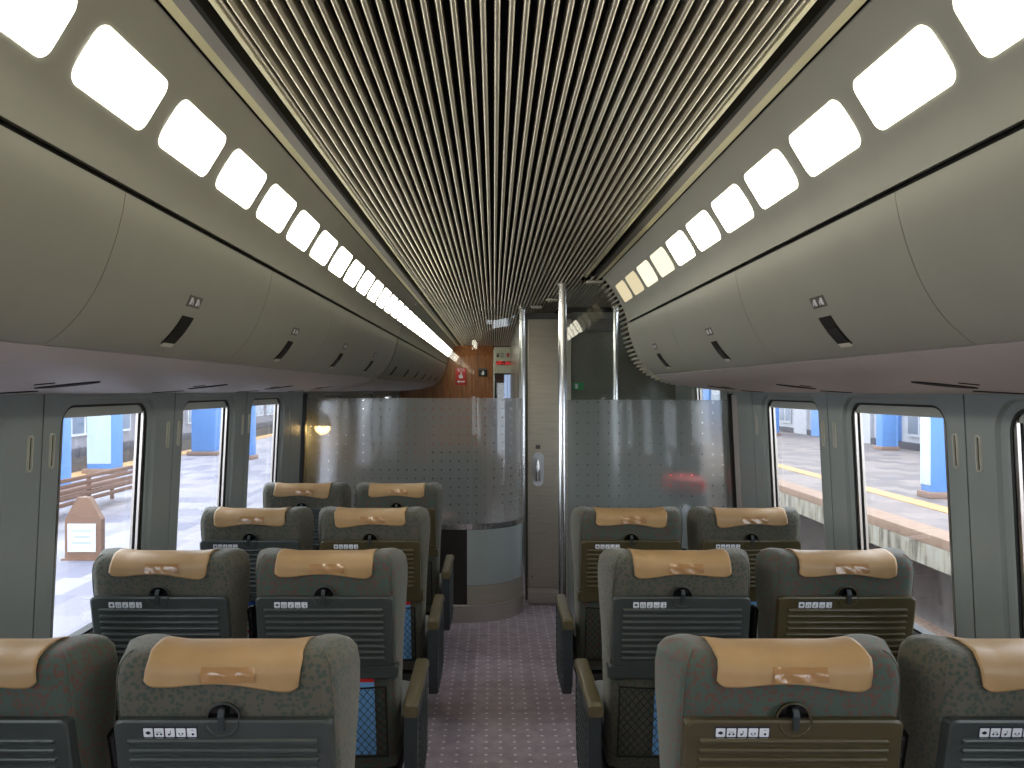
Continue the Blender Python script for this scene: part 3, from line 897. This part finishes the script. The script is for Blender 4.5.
pr = thing('perch_rest', 'bright red perch cushion by the window behind the right glass', 'perch', (1.22, 5.30, 0))
cu = MB().box((0, 0, 1.02), (.24, .34, .10), .04).build('cushion', 'red_pad', pr)
MB().box((.02, .02, .93), (.22, .30, .06), .02).build('rail', 'rubber', pr)
MB().tube([(0, 0, 0), (0, 0, .92)], .025, 12).build('post', 'chrome', pr)
sl = thing('wall_lamp', 'warm wall lamp with dark domed shade behind the left glass', 'lamp', (-1.285, 5.86, 1.33))
ring = lambda r, z: [(r * math.cos(2 * PI * k / 20), r * math.sin(2 * PI * k / 20), z) for k in range(20)]
MB().loft([ring(.062, .045), ring(.060, .075), ring(.05, .11), ring(.03, .135), ring(.008, .145)], False, True).build('shade', 'lamp_shade', sl)
MB().loft([ring(.008, -.012), ring(.03, -.004), ring(.05, .015), ring(.055, .04)], True, True).build('bulb', 'bulb_warm', sl)
MB().tube([(-.03, 0, .11), (-.10, 0, .11)], .012, 10).build('bracket', 'lamp_shade', sl)

# ------------------------------------------------------------------ seats
BK = [(.40, .140, .270, 0.222, .226), (.60, .100, .235, 0.228, .236), (.80, .060, .200, 0.233, .246), (.92, .034, .184, 0.234, .256),
      (1.00, .016, .180, 0.234, .262), (1.05, .007, .182, 0.233, .262), (1.078, .008, .180, 0.228, .257), (1.095, .018, .170, 0.219, .246), (1.104, .034, .155, 0.208, .232), (1.108, .055, .135, 0.194, .215)]
def dzx(x, z):
    r = min(max((z - 1.0) / .09, 0), 1)
    u = abs(x) / .25
    return r * (.012 * min(1, max(0, (u - .45) / .4)) ** 1.0 - .006)
def yrear(z): return interp(BK, z)[0]
def section(z):
    yr, yf, wr, wf = interp(BK, z)
    pts = []
    def arc_(cx, cy, r, a0, a1, n=5):
        for k in range(n + 1):
            a = math.radians(lerp(a0, a1, k / n)); pts.append((cx + r * math.cos(a), cy + r * math.sin(a)))
    rc = min(.034, (yf - yr) * .45); rf = min(.05, (yf - yr) * .48)
    n = 10
    for k in range(n + 1): pts.append((lerp(-wr + rc, wr - rc, k / n), yr))
    arc_(wr - rc, yr + rc, rc, -80, -10, 4)
    pts_side = (wf, (yr + yf) / 2)
    arc_(wf - rf, yf - rf, rf, 5, 85, 4)
    for k in range(n + 1):
        x = lerp(wf - rf, -wf + rf, k / n); c = 1 - (x / (wf - rf)) ** 2
        pts.append((x, yf - .03 * c))
    arc_(-wf + rf, yf - rf, rf, 95, 175, 4)
    arc_(-wr + rc, yr + rc, rc, 190, 260, 4)
    return [(x, y, z + dzx(x, z) - .016) for x, y in pts]
MESH = {}
def cached(key, fn):
    if key not in MESH: MESH[key] = fn()
    return MESH[key]
def backrest_mb():
    zs = [.40, .47, .54, .61, .68, .75, .82, .88, .92, .95, .98, 1.0, 1.02, 1.035, 1.05, 1.065, 1.078, 1.087, 1.095, 1.10, 1.104, 1.108]
    return MB().loft([section(z) for z in zs], True, True)
def cover_mb(skew):
    path = []
    for z in (1.0, 1.02, 1.05, 1.067, 1.072, 1.078, 1.087, 1.095, 1.104, 1.108):
        yr = interp(BK, z)[0]; path.append((yr, z))
    path.append((.085, 1.110)); path.append((.11, 1.109))
    for z in (1.108, 1.104, 1.095, 1.078, 1.05, 1.02, .97):
        path.append((interp(BK, z)[1] - .03, z))
    rows = []; nx = 44
    for j, (y, z) in enumerate(path):
        p = path[max(j - 1, 0)]; q = path[min(j + 1, len(path) - 1)]
        ty, tz = q[0] - p[0], q[1] - p[1]; L = math.hypot(ty, tz); ny, nz = -tz / L, ty / L
        row = []
        for i in range(nx + 1):
            u = i / nx * 2 - 1
            zz = z; yy = y
            hw = .160
            x = u * hw
            if j == 0:
                zz = 1.047 + .007 * math.cos(u * PI) - skew * .006 * u
                zz += .012 * max(0, (abs(u) - .86) / .14) ** 2
                yy = yrear(zz)
            elif j == 1:
                zb = 1.047 + .007 * math.cos(u * PI) - skew * .006 * u + .012 * max(0, (abs(u) - .86) / .14) ** 2
                zz = max(z, zb + .004); yy = yrear(zz)
            elif j == 2:
                zz = 1.062; yy = yrear(zz)
            if j < 8:
                x += skew * (-.010) * (1.07 - zz) / .07
            row.append((x, yy + ny * .0045, zz + dzx(x, zz) + nz * .0045 - DROP))
        rows.append(row)
    return MB().grid(rows)
DROP = .016                     # whole back sits this much lower than its design heights
def onback(x, z, t): return (x, (1.1 - z) * .2 - .004 - t, z - DROP)
def slabback(outline, t0, t1, bev=.003):
    cx = sum(p[0] for p in outline) / len(outline); cz = sum(p[1] for p in outline) / len(outline)
    xs = max(abs(p[0] - cx) for p in outline); zs = max(abs(p[1] - cz) for p in outline)
    sh = lambda p: (cx + (p[0] - cx) * (1 - bev / xs), cz + (p[1] - cz) * (1 - bev / zs))
    return MB().loft([[onback(*p, t0) for p in outline], [onback(*p, t1 - bev * .6) for p in outline], [onback(*sh(p), t1) for p in outline]], True, True, False)
TZ0, TZ1 = .732, .976
def tray_mb(): 
    o = rrect(-.225, .225, TZ0, TZ1, .016, 4)
    return slabback(o, -.03, .022, .005)
def rib_mb():
    mb = MB(); n = 5; rings = []
    for x, s in ((-.199, .15), (-.194, 1), (.194, 1), (.199, .15)):
        rings.append([(x, -.0035 * 0 - .0075 * s * math.sin(PI * k / n), .0068 * s * math.cos(PI * k / n)) for k in range(n + 1)])
    return mb.loft(rings, True, True)
def hinge_mb(): return slabback(rrect(-.236, .236, .684, .731, .012, 4), -.04, .014, .004)
def dish_mb():
    r = .034
    o = [(r * math.cos(PI * k / 14), TZ1 - .001 + r * math.sin(PI * k / 14)) for k in range(15)]
    return MB().loft([[onback(*p, -.02) for p in o], [onback(*p, .007) for p in o]], True, True, False)
def dishrim_mb():
    r = .034
    return MB().tube([onback(r * math.cos(2 * PI * k / 28), TZ1 - .001 + r * math.sin(2 * PI * k / 28), .009 if math.sin(2 * PI * k / 28) > 0 else .0225) for k in range(28)], .0022, 6, closed=True)
def tab_mb():
    return MB().loft([[onback(-.006, 1.000, .012), onback(.006, 1.000, .012), onback(.006, 1.000, .020), onback(-.006, 1.000, .020)],
                      [onback(-.006, .987, .022), onback(.006, .987, .022), onback(.006, .987, .030), onback(-.006, .987, .030)],
                      [onback(-.005, .955, .022), onback(.005, .955, .022), onback(.005, .955, .029), onback(-.005, .955, .029)]])
SX = -.108
def sticker_mb(): return slabback(rrect(SX - .057, SX + .057, .931, .963, .002, 2), .0218, .0226, .0003)
def icons_mb():
    mb = MB()
    for i in range(5):
        c = SX + (i - 2) * .0225
        r = rrect(c - .0097, c + .0097, 0.9400, 0.9595, .001, 1); mb.add([onback(*p, .0230) for p in r], [tuple(range(len(r)))])
        r = rrect(c - .0085, c + .0085, 0.9335, 0.9375, .0008, 1); mb.add([onback(*p, .0230) for p in r], [tuple(range(len(r)))])
    return mb
def marks_mb():
    mb = MB()
    def q(x0, x1, z0, z1): mb.add([onback(x0, z0, .0233), onback(x1, z0, .0233), onback(x1, z1, .0233), onback(x0, z1, .0233)], [(0, 1, 2, 3)])
    def disc(cx, cz, r): 
        mb.add([onback(cx + r * math.cos(2 * PI * k / 10), cz + r * math.sin(2 * PI * k / 10), .0233) for k in range(10)], [tuple(range(10))])
    c = [SX + (i - 2) * .0225 for i in range(5)]
    disc(c[0], 0.9490, .004); q(c[0] - .005, c[0] + .005, 0.9470, 0.9510)
    disc(c[1] - .004, 0.9460, .0024); disc(c[1] + .004, 0.9460, .0024); q(c[1] - .005, c[1] + .005, 0.9505, 0.9515)
    disc(c[2] - .002, 0.9455, .0026); q(c[2] + .0005, c[2] + .002, 0.9455, 0.9540)
    disc(c[3] - .0035, 0.9470, .0018); disc(c[3] + .0035, 0.9475, .002); q(c[3] - .003, c[3] + .003, 0.9435, 0.9445)
    disc(c[4] + .002, 0.9460, .0028); q(c[4] - .001, c[4] + .004, 0.9545, 0.9555)
    return mb
def net_mb():
    mb = MB(); x0, x1, z0, z1 = -.195, .195, .395, .655
    def bul(x, z):
        u = (x - x0) / (x1 - x0); v = (z - z0) / (z1 - z0)
        return .010 + .022 * math.sin(PI * min(max(u, 0), 1)) ** .6 * (.35 + .65 * v)
    def strand(a, b, r=.0013):
        n = 6; mb.tube([onback(lerp(a[0], b[0], k / n), lerp(a[1], b[1], k / n), bul(lerp(a[0], b[0], k / n), lerp(a[1], b[1], k / n))) for k in range(n + 1)], r, 3, False)
    m = 1.25; P = .026
    for sgn in (1, -1):
        c = -(.26 / m) - .4
        while c < .4 + .26 / m:
            # x = c + sgn*(z-z0)/m
            za, zb = z0, z1
            xa, xb = (x0 + x1) / 2 + c, (x0 + x1) / 2 + c + sgn * (z1 - z0) / m
            def clip(xa, za, xb, zb):
                t0, t1 = 0.0, 1.0; dx = xb - xa
                for lo, hi in ((x0, x1),):
                    ta, tb = (lo - xa) / dx, (hi - xa) / dx
                    if ta > tb: ta, tb = tb, ta
                    t0, t1 = max(t0, ta), min(t1, tb)
                return (t0, t1)
            t0, t1 = clip(xa, za, xb, zb)
            if t1 - t0 > .03:
                strand((lerp(xa, xb, t0), lerp(za, zb, t0)), (lerp(xa, xb, t1), lerp(za, zb, t1)))
            c += P
    for a, b in (((x0, z0), (x1, z0)), ((x1, z0), (x1, z1)), ((x1, z1), (x0, z1)), ((x0, z1), (x0, z0))): strand(a, b, .0035)
    return mb
def piping_mb(sides):
    mb = MB()
    for s in sides:
        pts = []
        for z in [.45 + .05 * k for k in range(12)] + [1.03, 1.055, 1.075, 1.088, 1.096, 1.102]:
            yr, yf, wr, wf = interp(BK, z); pts.append((s * (wr - .0095), yr + .0095, z + dzx(wr, z) - DROP))
        mb.tube(pts, .0016, 6)
    return mb
def pocket_mb():
    rows = []; nx, nz = 10, 5
    for j in range(nz + 1):
        row = []
        for i in range(nx + 1):
            x = .012 + (i / nx - .5) * .112; z = 1.058 + j / nz * .032
            row.append((x, yrear(z) - .0108 - .0016 * math.sin(i * 1.3 + j), z + dzx(x, z) - DROP))
        rows.append(row)
    return MB().grid(rows)
def squab_mb(): return MB().box((0, .44, .375), (.462, .56, .13), .045)
def pad_mb(): return MB().loft([[(a, y, z + dz) for a, z in rrect(-.026, .026, .545, .582, .012, 3)] for y, dz in ((.040, -.01), (.050, 0), (.48, .004), (.50, -.004))], True, True)
def side_mb():
    o = [(.052, .545), (.050, .40), (.065, .27), (.10, .22), (.40, .20), (.46, .26), (.485, .40), (.485, .545)]
    o2 = [(lerp(a, .27, .03), lerp(b, .4, .03)) for a, b in o]
    return MB().loft([[(-.017, a, b) for a, b in o2], [(-.022, a, b) for a, b in o][:], [(.017, a, b) for a, b in o], [(.022, a, b) for a, b in o2]], True, True, False)
def louver_mb(side): return MB().box((side * .0235, .27, 0), (.004, .34, .006))
def carm_mb():
    pts = [(0, .17, .56), (0, .13, .70), (0, .10, .84), (0, .085, .895)]
    return MB().loft([[(p[0] + a, p[1] + b, p[2]) for a, b in rrect(-.011 * s, .011 * s, -.032 * s, .032 * s, .010 * s, 4)] for p, s in zip(pts + [(0, .083, .905)], (1, 1, 1, 1, .5))], True, True)
FAB = {'g': ('fabric_green', 'green spotted'), 't': ('fabric_grey', 'taupe speckled')}
TRY = {'b': ('tray_brown', 'brown'), 'g': ('tray_grey', 'grey')}
def seat(X, Y, side, role, fab, tray, label, skew, i):
    """side: +1 when the aisle lies to its right"""
    r = thing('train_seat', label, 'seat', (X, Y, 0), None, 'train seats in rows')
    fm, tm = FAB[fab][0], TRY[tray][0]
    link('backrest', cached('back' + fab, lambda: backrest_mb().mesh('backrest', fm)), r)
    for q in (-1, 1): link('piping', cached('pipe%s%d' % (fab, q), lambda: piping_mb([q]).mesh('piping', fm)), r)
    link('seat_cushion', cached('squab' + fab, lambda: squab_mb().mesh('seat_cushion', fm)), r)
    cv = link('headrest_cover', cached('cover%g' % skew, lambda: cover_mb(skew).mesh('headrest_cover', 'leather_tan')), r)
    so_ = cv.modifiers.new('thick', 'SOLIDIFY'); so_.thickness = .003; so_.offset = 1
    link('card_pocket', cached('cardpocket', lambda: pocket_mb().mesh('card_pocket', 'pocket_plastic')), cv)
    t = link('tray_table', cached('tray' + tray, lambda: tray_mb().mesh('tray_table', tm)), r)
    rm = cached('rib' + tray, lambda: rib_mb().mesh('rib', tm))
    for k in range(9):
        z = .931 - k * .0212
        link('rib', rm, t, onback(0, z, .0215))
    st = link('sticker', cached('sticker', lambda: sticker_mb().mesh('sticker', 'navy_print')), t)
    link('pictogram_print', cached('icons', lambda: icons_mb().mesh('pictogram_print', 'white_print')), t)
    link('pictogram_marks', cached('marks', lambda: marks_mb().mesh('pictogram_marks', 'navy_print')), t)
    link('hinge_bar', cached('hinge' + tray, lambda: hinge_mb().mesh('hinge_bar', tm)), r)
    la = link('tray_latch', cached('dish', lambda: dish_mb().mesh('tray_latch', 'gloss_black')), r)
    link('latch_rim', cached('dishrim' + tray, lambda: dishrim_mb().mesh('latch_rim', tm)), la)
    link('latch_tab', cached('tab', lambda: tab_mb().mesh('latch_tab', 'arm_grey')), la)
    nt = link('pocket_net', cached('net', lambda: net_mb().mesh('pocket_net', 'net_black', fix=False)), r)
    # frame and legs
    link('base_frame', cached('base', lambda: MB().box((0, .42, .265), (.44, .50, .07), .01).mesh('base_frame', 'base_dark')), r)
    for yy in (.30, .58):
        link('leg', cached('leg%g' % yy, lambda: MB().box((0, yy, .115), (.05, .04, .23), .008).mesh('leg', 'base_dark')), r)
    if role == 'aisle':
        a = link('armrest', cached('armside', lambda: side_mb().mesh('armrest', 'arm_grey')), r, (side * .281, 0, .012))
        link('arm_pad', cached('armpad', lambda: pad_mb().mesh('arm_pad', 'arm_olive')), a)
        for k in range(9):
            link('louver', cached('louver%d' % side, lambda: louver_mb(side).mesh('louver', 'arm_grey')), a, (0, 0, .26 + k * .03))
        link('raised_armrest', cached('carm', lambda: carm_mb().mesh('raised_armrest', 'gloss_black')), r, (-side * .265, .02, 0))
    return r
ROWY = [1.646, 2.626, 3.606, 4.586]
FABS = {('L', 'a'): 'tgtg', ('L', 'w'): 'gttt', ('R', 'a'): 'gtg', ('R', 'w'): 'tgt'}
TRAYS = {('L', 'a'): 'ggbb', ('L', 'w'): 'gggg', ('R', 'a'): 'bgb', ('R', 'w'): 'gbb'}
i = 0
for sd, xs, rows in (('L', -1, 4), ('R', 1, 3)):
    for r_ in range(rows):
        for role, x in (('aisle', .59), ('window', 1.134)):
            key = (sd, role[0])
            f, t_ = FABS[key][r_], TRAYS[key][r_]
            lab = '%s train seat with %s tray, %s row left of the aisle, by the %s' if sd == 'L' else '%s train seat with %s tray, %s row right of the aisle, by the %s'
            lab = lab % (FAB[f][1], TRY[t_][1], ['nearest', 'second', 'third', 'fourth'][r_], role)
            seat(xs * x, ROWY[r_], -xs, role, f, t_, lab, [-1, 1, .5, -.5][(i * 3 + (0 if sd == 'L' else 1)) % 4] if not (sd == 'L' and r_ == 0 and role == 'aisle') else 1, i)
            i += 1

# brochures standing in the net pockets
def brochure(X, Y, x, w, z0, z1, cols, lab):
    r = thing('brochure', lab, 'brochure', (X, Y, 0), None, 'brochures in seat pockets')
    o = [(x - w / 2, z0), (x + w / 2, z0), (x + w / 2, z1), (x - w / 2, z1)]
    MB().loft([[onback(*p, .002) for p in o], [onback(*p, .007) for p in o]], True, True, False).build('booklet', cols[0], r)
    h = z1 - z0
    for k, (c, a, b) in enumerate(cols[1:]):
        q = [(x - w / 2, z0 + a * h), (x + w / 2, z0 + a * h), (x + w / 2, z0 + b * h), (x - w / 2, z0 + b * h)]
        MB().loft([[onback(*p, .0072) for p in q], [onback(*p, .0078) for p in q]], True, True, False).build('cover_band', c, r)
brochure(.59, ROWY[1], -.005, .14, .40, .69, ['paper_blue', ('paper_navy', .93, 1.0)], 'pale blue brochure in the net of the second row right aisle seat')
brochure(1.134, ROWY[2], .03, .16, .40, .70, ['paper_white', ('paper_blue', .80, 1.0)], 'white brochure with blue top in the third row right window seat')
brochure(.59, ROWY[2], -.09, .05, .40, .66, ['paper_yellow', ('paper_red', .0, .12), ('paper_navy', .55, .7)], 'yellow brochure with red foot in the third row right aisle seat')
brochure(-.59, ROWY[1], .11, .09, .40, .69, ['paper_blue', ('paper_red', .93, 1.0)], 'blue brochure with red top in the second row left aisle seat')
brochure(-.59, ROWY[2], .13, .09, .40, .69, ['paper_blue', ('paper_red', .92, 1.0)], 'blue brochure with red top in the third row left aisle seat')
brochure(-1.134, ROWY[2], .02, .20, .40, .69, ['paper_white', ('paper_navy', .90, 1.0), ('paper_red', .45, .5)], 'white brochure with dark blue top in the third row left window seat')

# ------------------------------------------------------------------ outside: platform on the left
GZ = -.05
pf = MB().box((-5.2, 20, GZ - .1), (6.9, 70, .2)).build('platform_floor', 'paving_left')
struct(pf, 'pale paved station platform outside the left windows')
tp = MB().box((-8.35, 20, GZ + .004), (.5, 70, .01)).build('tactile_strip', 'tactile_yellow')
struct(tp, 'orange tactile strip along the far edge of the left platform')
struct(MB().box((-12.5, 20, -1.25), (8, 70, .1)).build('ground_left', 'gravel'), 'brown track bed beyond the left platform')
def bench(X, ya, yb, lab):
    r = thing('platform_bench', lab, 'bench', (X, (ya + yb) / 2, GZ))
    L = yb - ya
    for k in range(5):
        MB().box((.16 - k * .002, 0, .24 + k * .075 - .0), (.03, L, .05), .006).build('back_slat', 'bench_brown', r)
    for k in range(4):
        MB().box((-.05 - k * .10, 0, .30), (.08, L, .025), .006).build('seat_slat', 'bench_brown', r)
    n = max(2, int(L / 1.2))
    for k in range(n + 1):
        y = -L / 2 + .1 + (L - .2) * k / n
        MB().box((.125, y, .29), (.04, .05, .58)).build('post', 'sign_brown', r)
        MB().box((-.35, y, .144), (.04, .05, .288)).build('leg', 'sign_brown', r)
bench(-5.6, 9.0, 12.5, 'brown slatted platform bench behind the small notice board')
nb = thing('notice_board', 'small brown house-shaped notice board with a white paper on the platform', 'sign', (-4.12, 8.0, GZ))
MB().prism([(-.18, 0), (.18, 0), (.18, .40), (.06, .62), (-.06, .62), (-.18, .40)], -.04, .04, 'y').build('board', 'sign_brown', nb)
MB().box((-.01, -.044, .22), (.28, .008, .28)).build('paper', 'notice_white', nb)
for k in range(3):
    MB().box((-.01, -.049, .29 - k * .06), (.20 - .03 * (k % 2), .002, .018)).build('text_line', 'notice_grey', nb)
MB().box((0, 0, -.0), (.40, .16, .03)).build('foot', 'sign_brown', nb)
def pillar(x, y, w, mats, lab):
    r = thing('station_pillar', lab, 'pillar', (x, y, GZ))
    MB().box((0, 0, 1.9), (w, w, 3.8), .02).build('shaft', mats[0], r)
    MB().box((0, 0, .05), (w * 1.3, w * 1.3, .10), .02).build('plinth', 'pillar_base', r)
    if len(mats) > 1:
        MB().box((-w * .5 - .006 if x > 0 else w * .0, -w * .0 if x > 0 else -w * .5 - .006, 1.9), (.01, w * .96, 3.4) if x > 0 else (w * .96, .01, 3.4)).build('pale_lit_face', mats[1], r)  # paler sheet puts the lit side of the shaft into colour
pillar(-6.75, 12.3, .30, ['pillar_blue'], 'blue station pillar outside the left second-row window')
pillar(-8.0, 16.4, .50, ['pillar_blue', 'pillar_pale'], 'white and pale blue station pillar in the left second-row window')
pillar(-7.55, 21.0, .62, ['pillar_blue'], 'broad blue station pillar in the left third-row window')
pillar(-6.05, 19.6, .30, ['pillar_blue'], 'blue station pillar in the left fourth-row window')
def facade(x, ya, yb, side, pattern, lab, h=3.6):
    r = thing('station_building', lab, 'building', (x, (ya + yb) / 2, GZ))
    L = yb - ya
    MB().box((side * .15, 0, h / 2), (.3, L, h)).build('wall', pattern['wall'], r)
    n = int(L / pattern['step'])
    for k in range(n):
        y = -L / 2 + (k + .5) * pattern['step']
        m = pattern['seq'][k % len(pattern['seq'])]
        if m == 'win':
            f_ = MB().box((-side * .03, y, pattern['zc']), (.08, pattern['w'], pattern['h'])).build('window', 'facade_white', r)
            for q in (-.25, .25):
                MB().box((-side * .065, y + q * pattern['w'], pattern['zc']), (.02, pattern['w'] * .42, pattern['h'] * .86)).build('pane', 'facade_window', f_)
        else:
            MB().box((-side * .05, y, h / 2), (.12, pattern['w'], h - .02)).build('panel', m, r)
    MB().box((-side * .04, 0, .1), (.10, L, .2)).build('plinth', 'facade_dark', r)
facade(-10.6, 12, 60, -1, dict(wall='facade_grey', step=1.9, seq=['win', 'win'], w=1.35, h=.85, zc=.95), 'grey building with dark windows across the tracks on the left')
struct(MB().box((-10.6, 36, -.65), (.9, 50, 1.2)).build('platform_edge_left', 'under_platform'), 'low brown wall under the building on the left')

# outside: track and platform on the right
struct(MB().box((3.3, 20, -1.25), (4.0, 70, .1)).build('ground_right', 'gravel'), 'brown gravel track bed outside the right windows')
for k, x in enumerate((2.65, 3.72)):
    tag(MB().prism([(x - .035, -1.02), (x + .035, -1.02), (x + .035, -.98), (x + .012, -.99), (x + .012, -1.12), (x + .06, -1.14), (x - .06, -1.14), (x - .012, -1.12), (x - .012, -.99), (x - .035, -.98)][::-1], -10, 50, 'y').build('track_rail', 'rail_steel'),
        ['steel rail of the next track, nearer the train', 'steel rail of the next track, nearer the platform'][k], 'rail', 'rails of the next track')
sm_ = MB().box((0, 0, 0), (2.2, .22, .1), .01).mesh('sleeper', 'sleeper_brown')
gs = struct(link('track_bed', None), 'sleepers under the next track')
for k in range(60):
    link('sleeper', sm_, gs, (3.18, 2 + k * .65, -1.18))
pr_ = struct(link('platform_right', None), 'opposite station platform with paved top and stained edge')
MB().box((8.6, 22, GZ - .06), (6.4, 74, .12)).build('paving', 'paving_right', pr_)
MB().box((5.22, 22, GZ - .055), (.36, 74, .12), .01).build('coping', 'coping_top', pr_)
for k in range(46):
    MB().box((5.06, 2.0 + k * 1.0, GZ - .24), (.06, .985, .25)).build('edge_block', 'coping_face', pr_)
MB().box((5.45, 22, -.80), (.1, 74, .95)).build('recess', 'under_platform', pr_)
MB().box((6.32, 22, GZ + .004), (.30, 74, .012)).build('tactile_line', 'tactile_yellow', pr_)
facade(11.8, 6, 66, 1, dict(wall='facade_white', step=1.7, seq=['win', 'pillar_blue', 'facade_white'], w=1.25, h=1.15, zc=.95), 'white station building with blue panels and windows on the right platform')
pillar(6.92, 12.6, .30, ['pillar_blue', 'pillar_pale'], 'near blue pillar with pale face on the opposite platform')
pillar(11.1, 22.7, .40, ['pillar_blue'], 'farther blue pillar before the white building on the right')
pillar(10.4, 30.0, .40, ['pillar_blue'], 'distant blue pillar seen in the right third-row window')
pillar(6.98, 6.6, .42, ['pillar_blue', 'pillar_pale'], 'blue pillar on the opposite platform beside the first row')
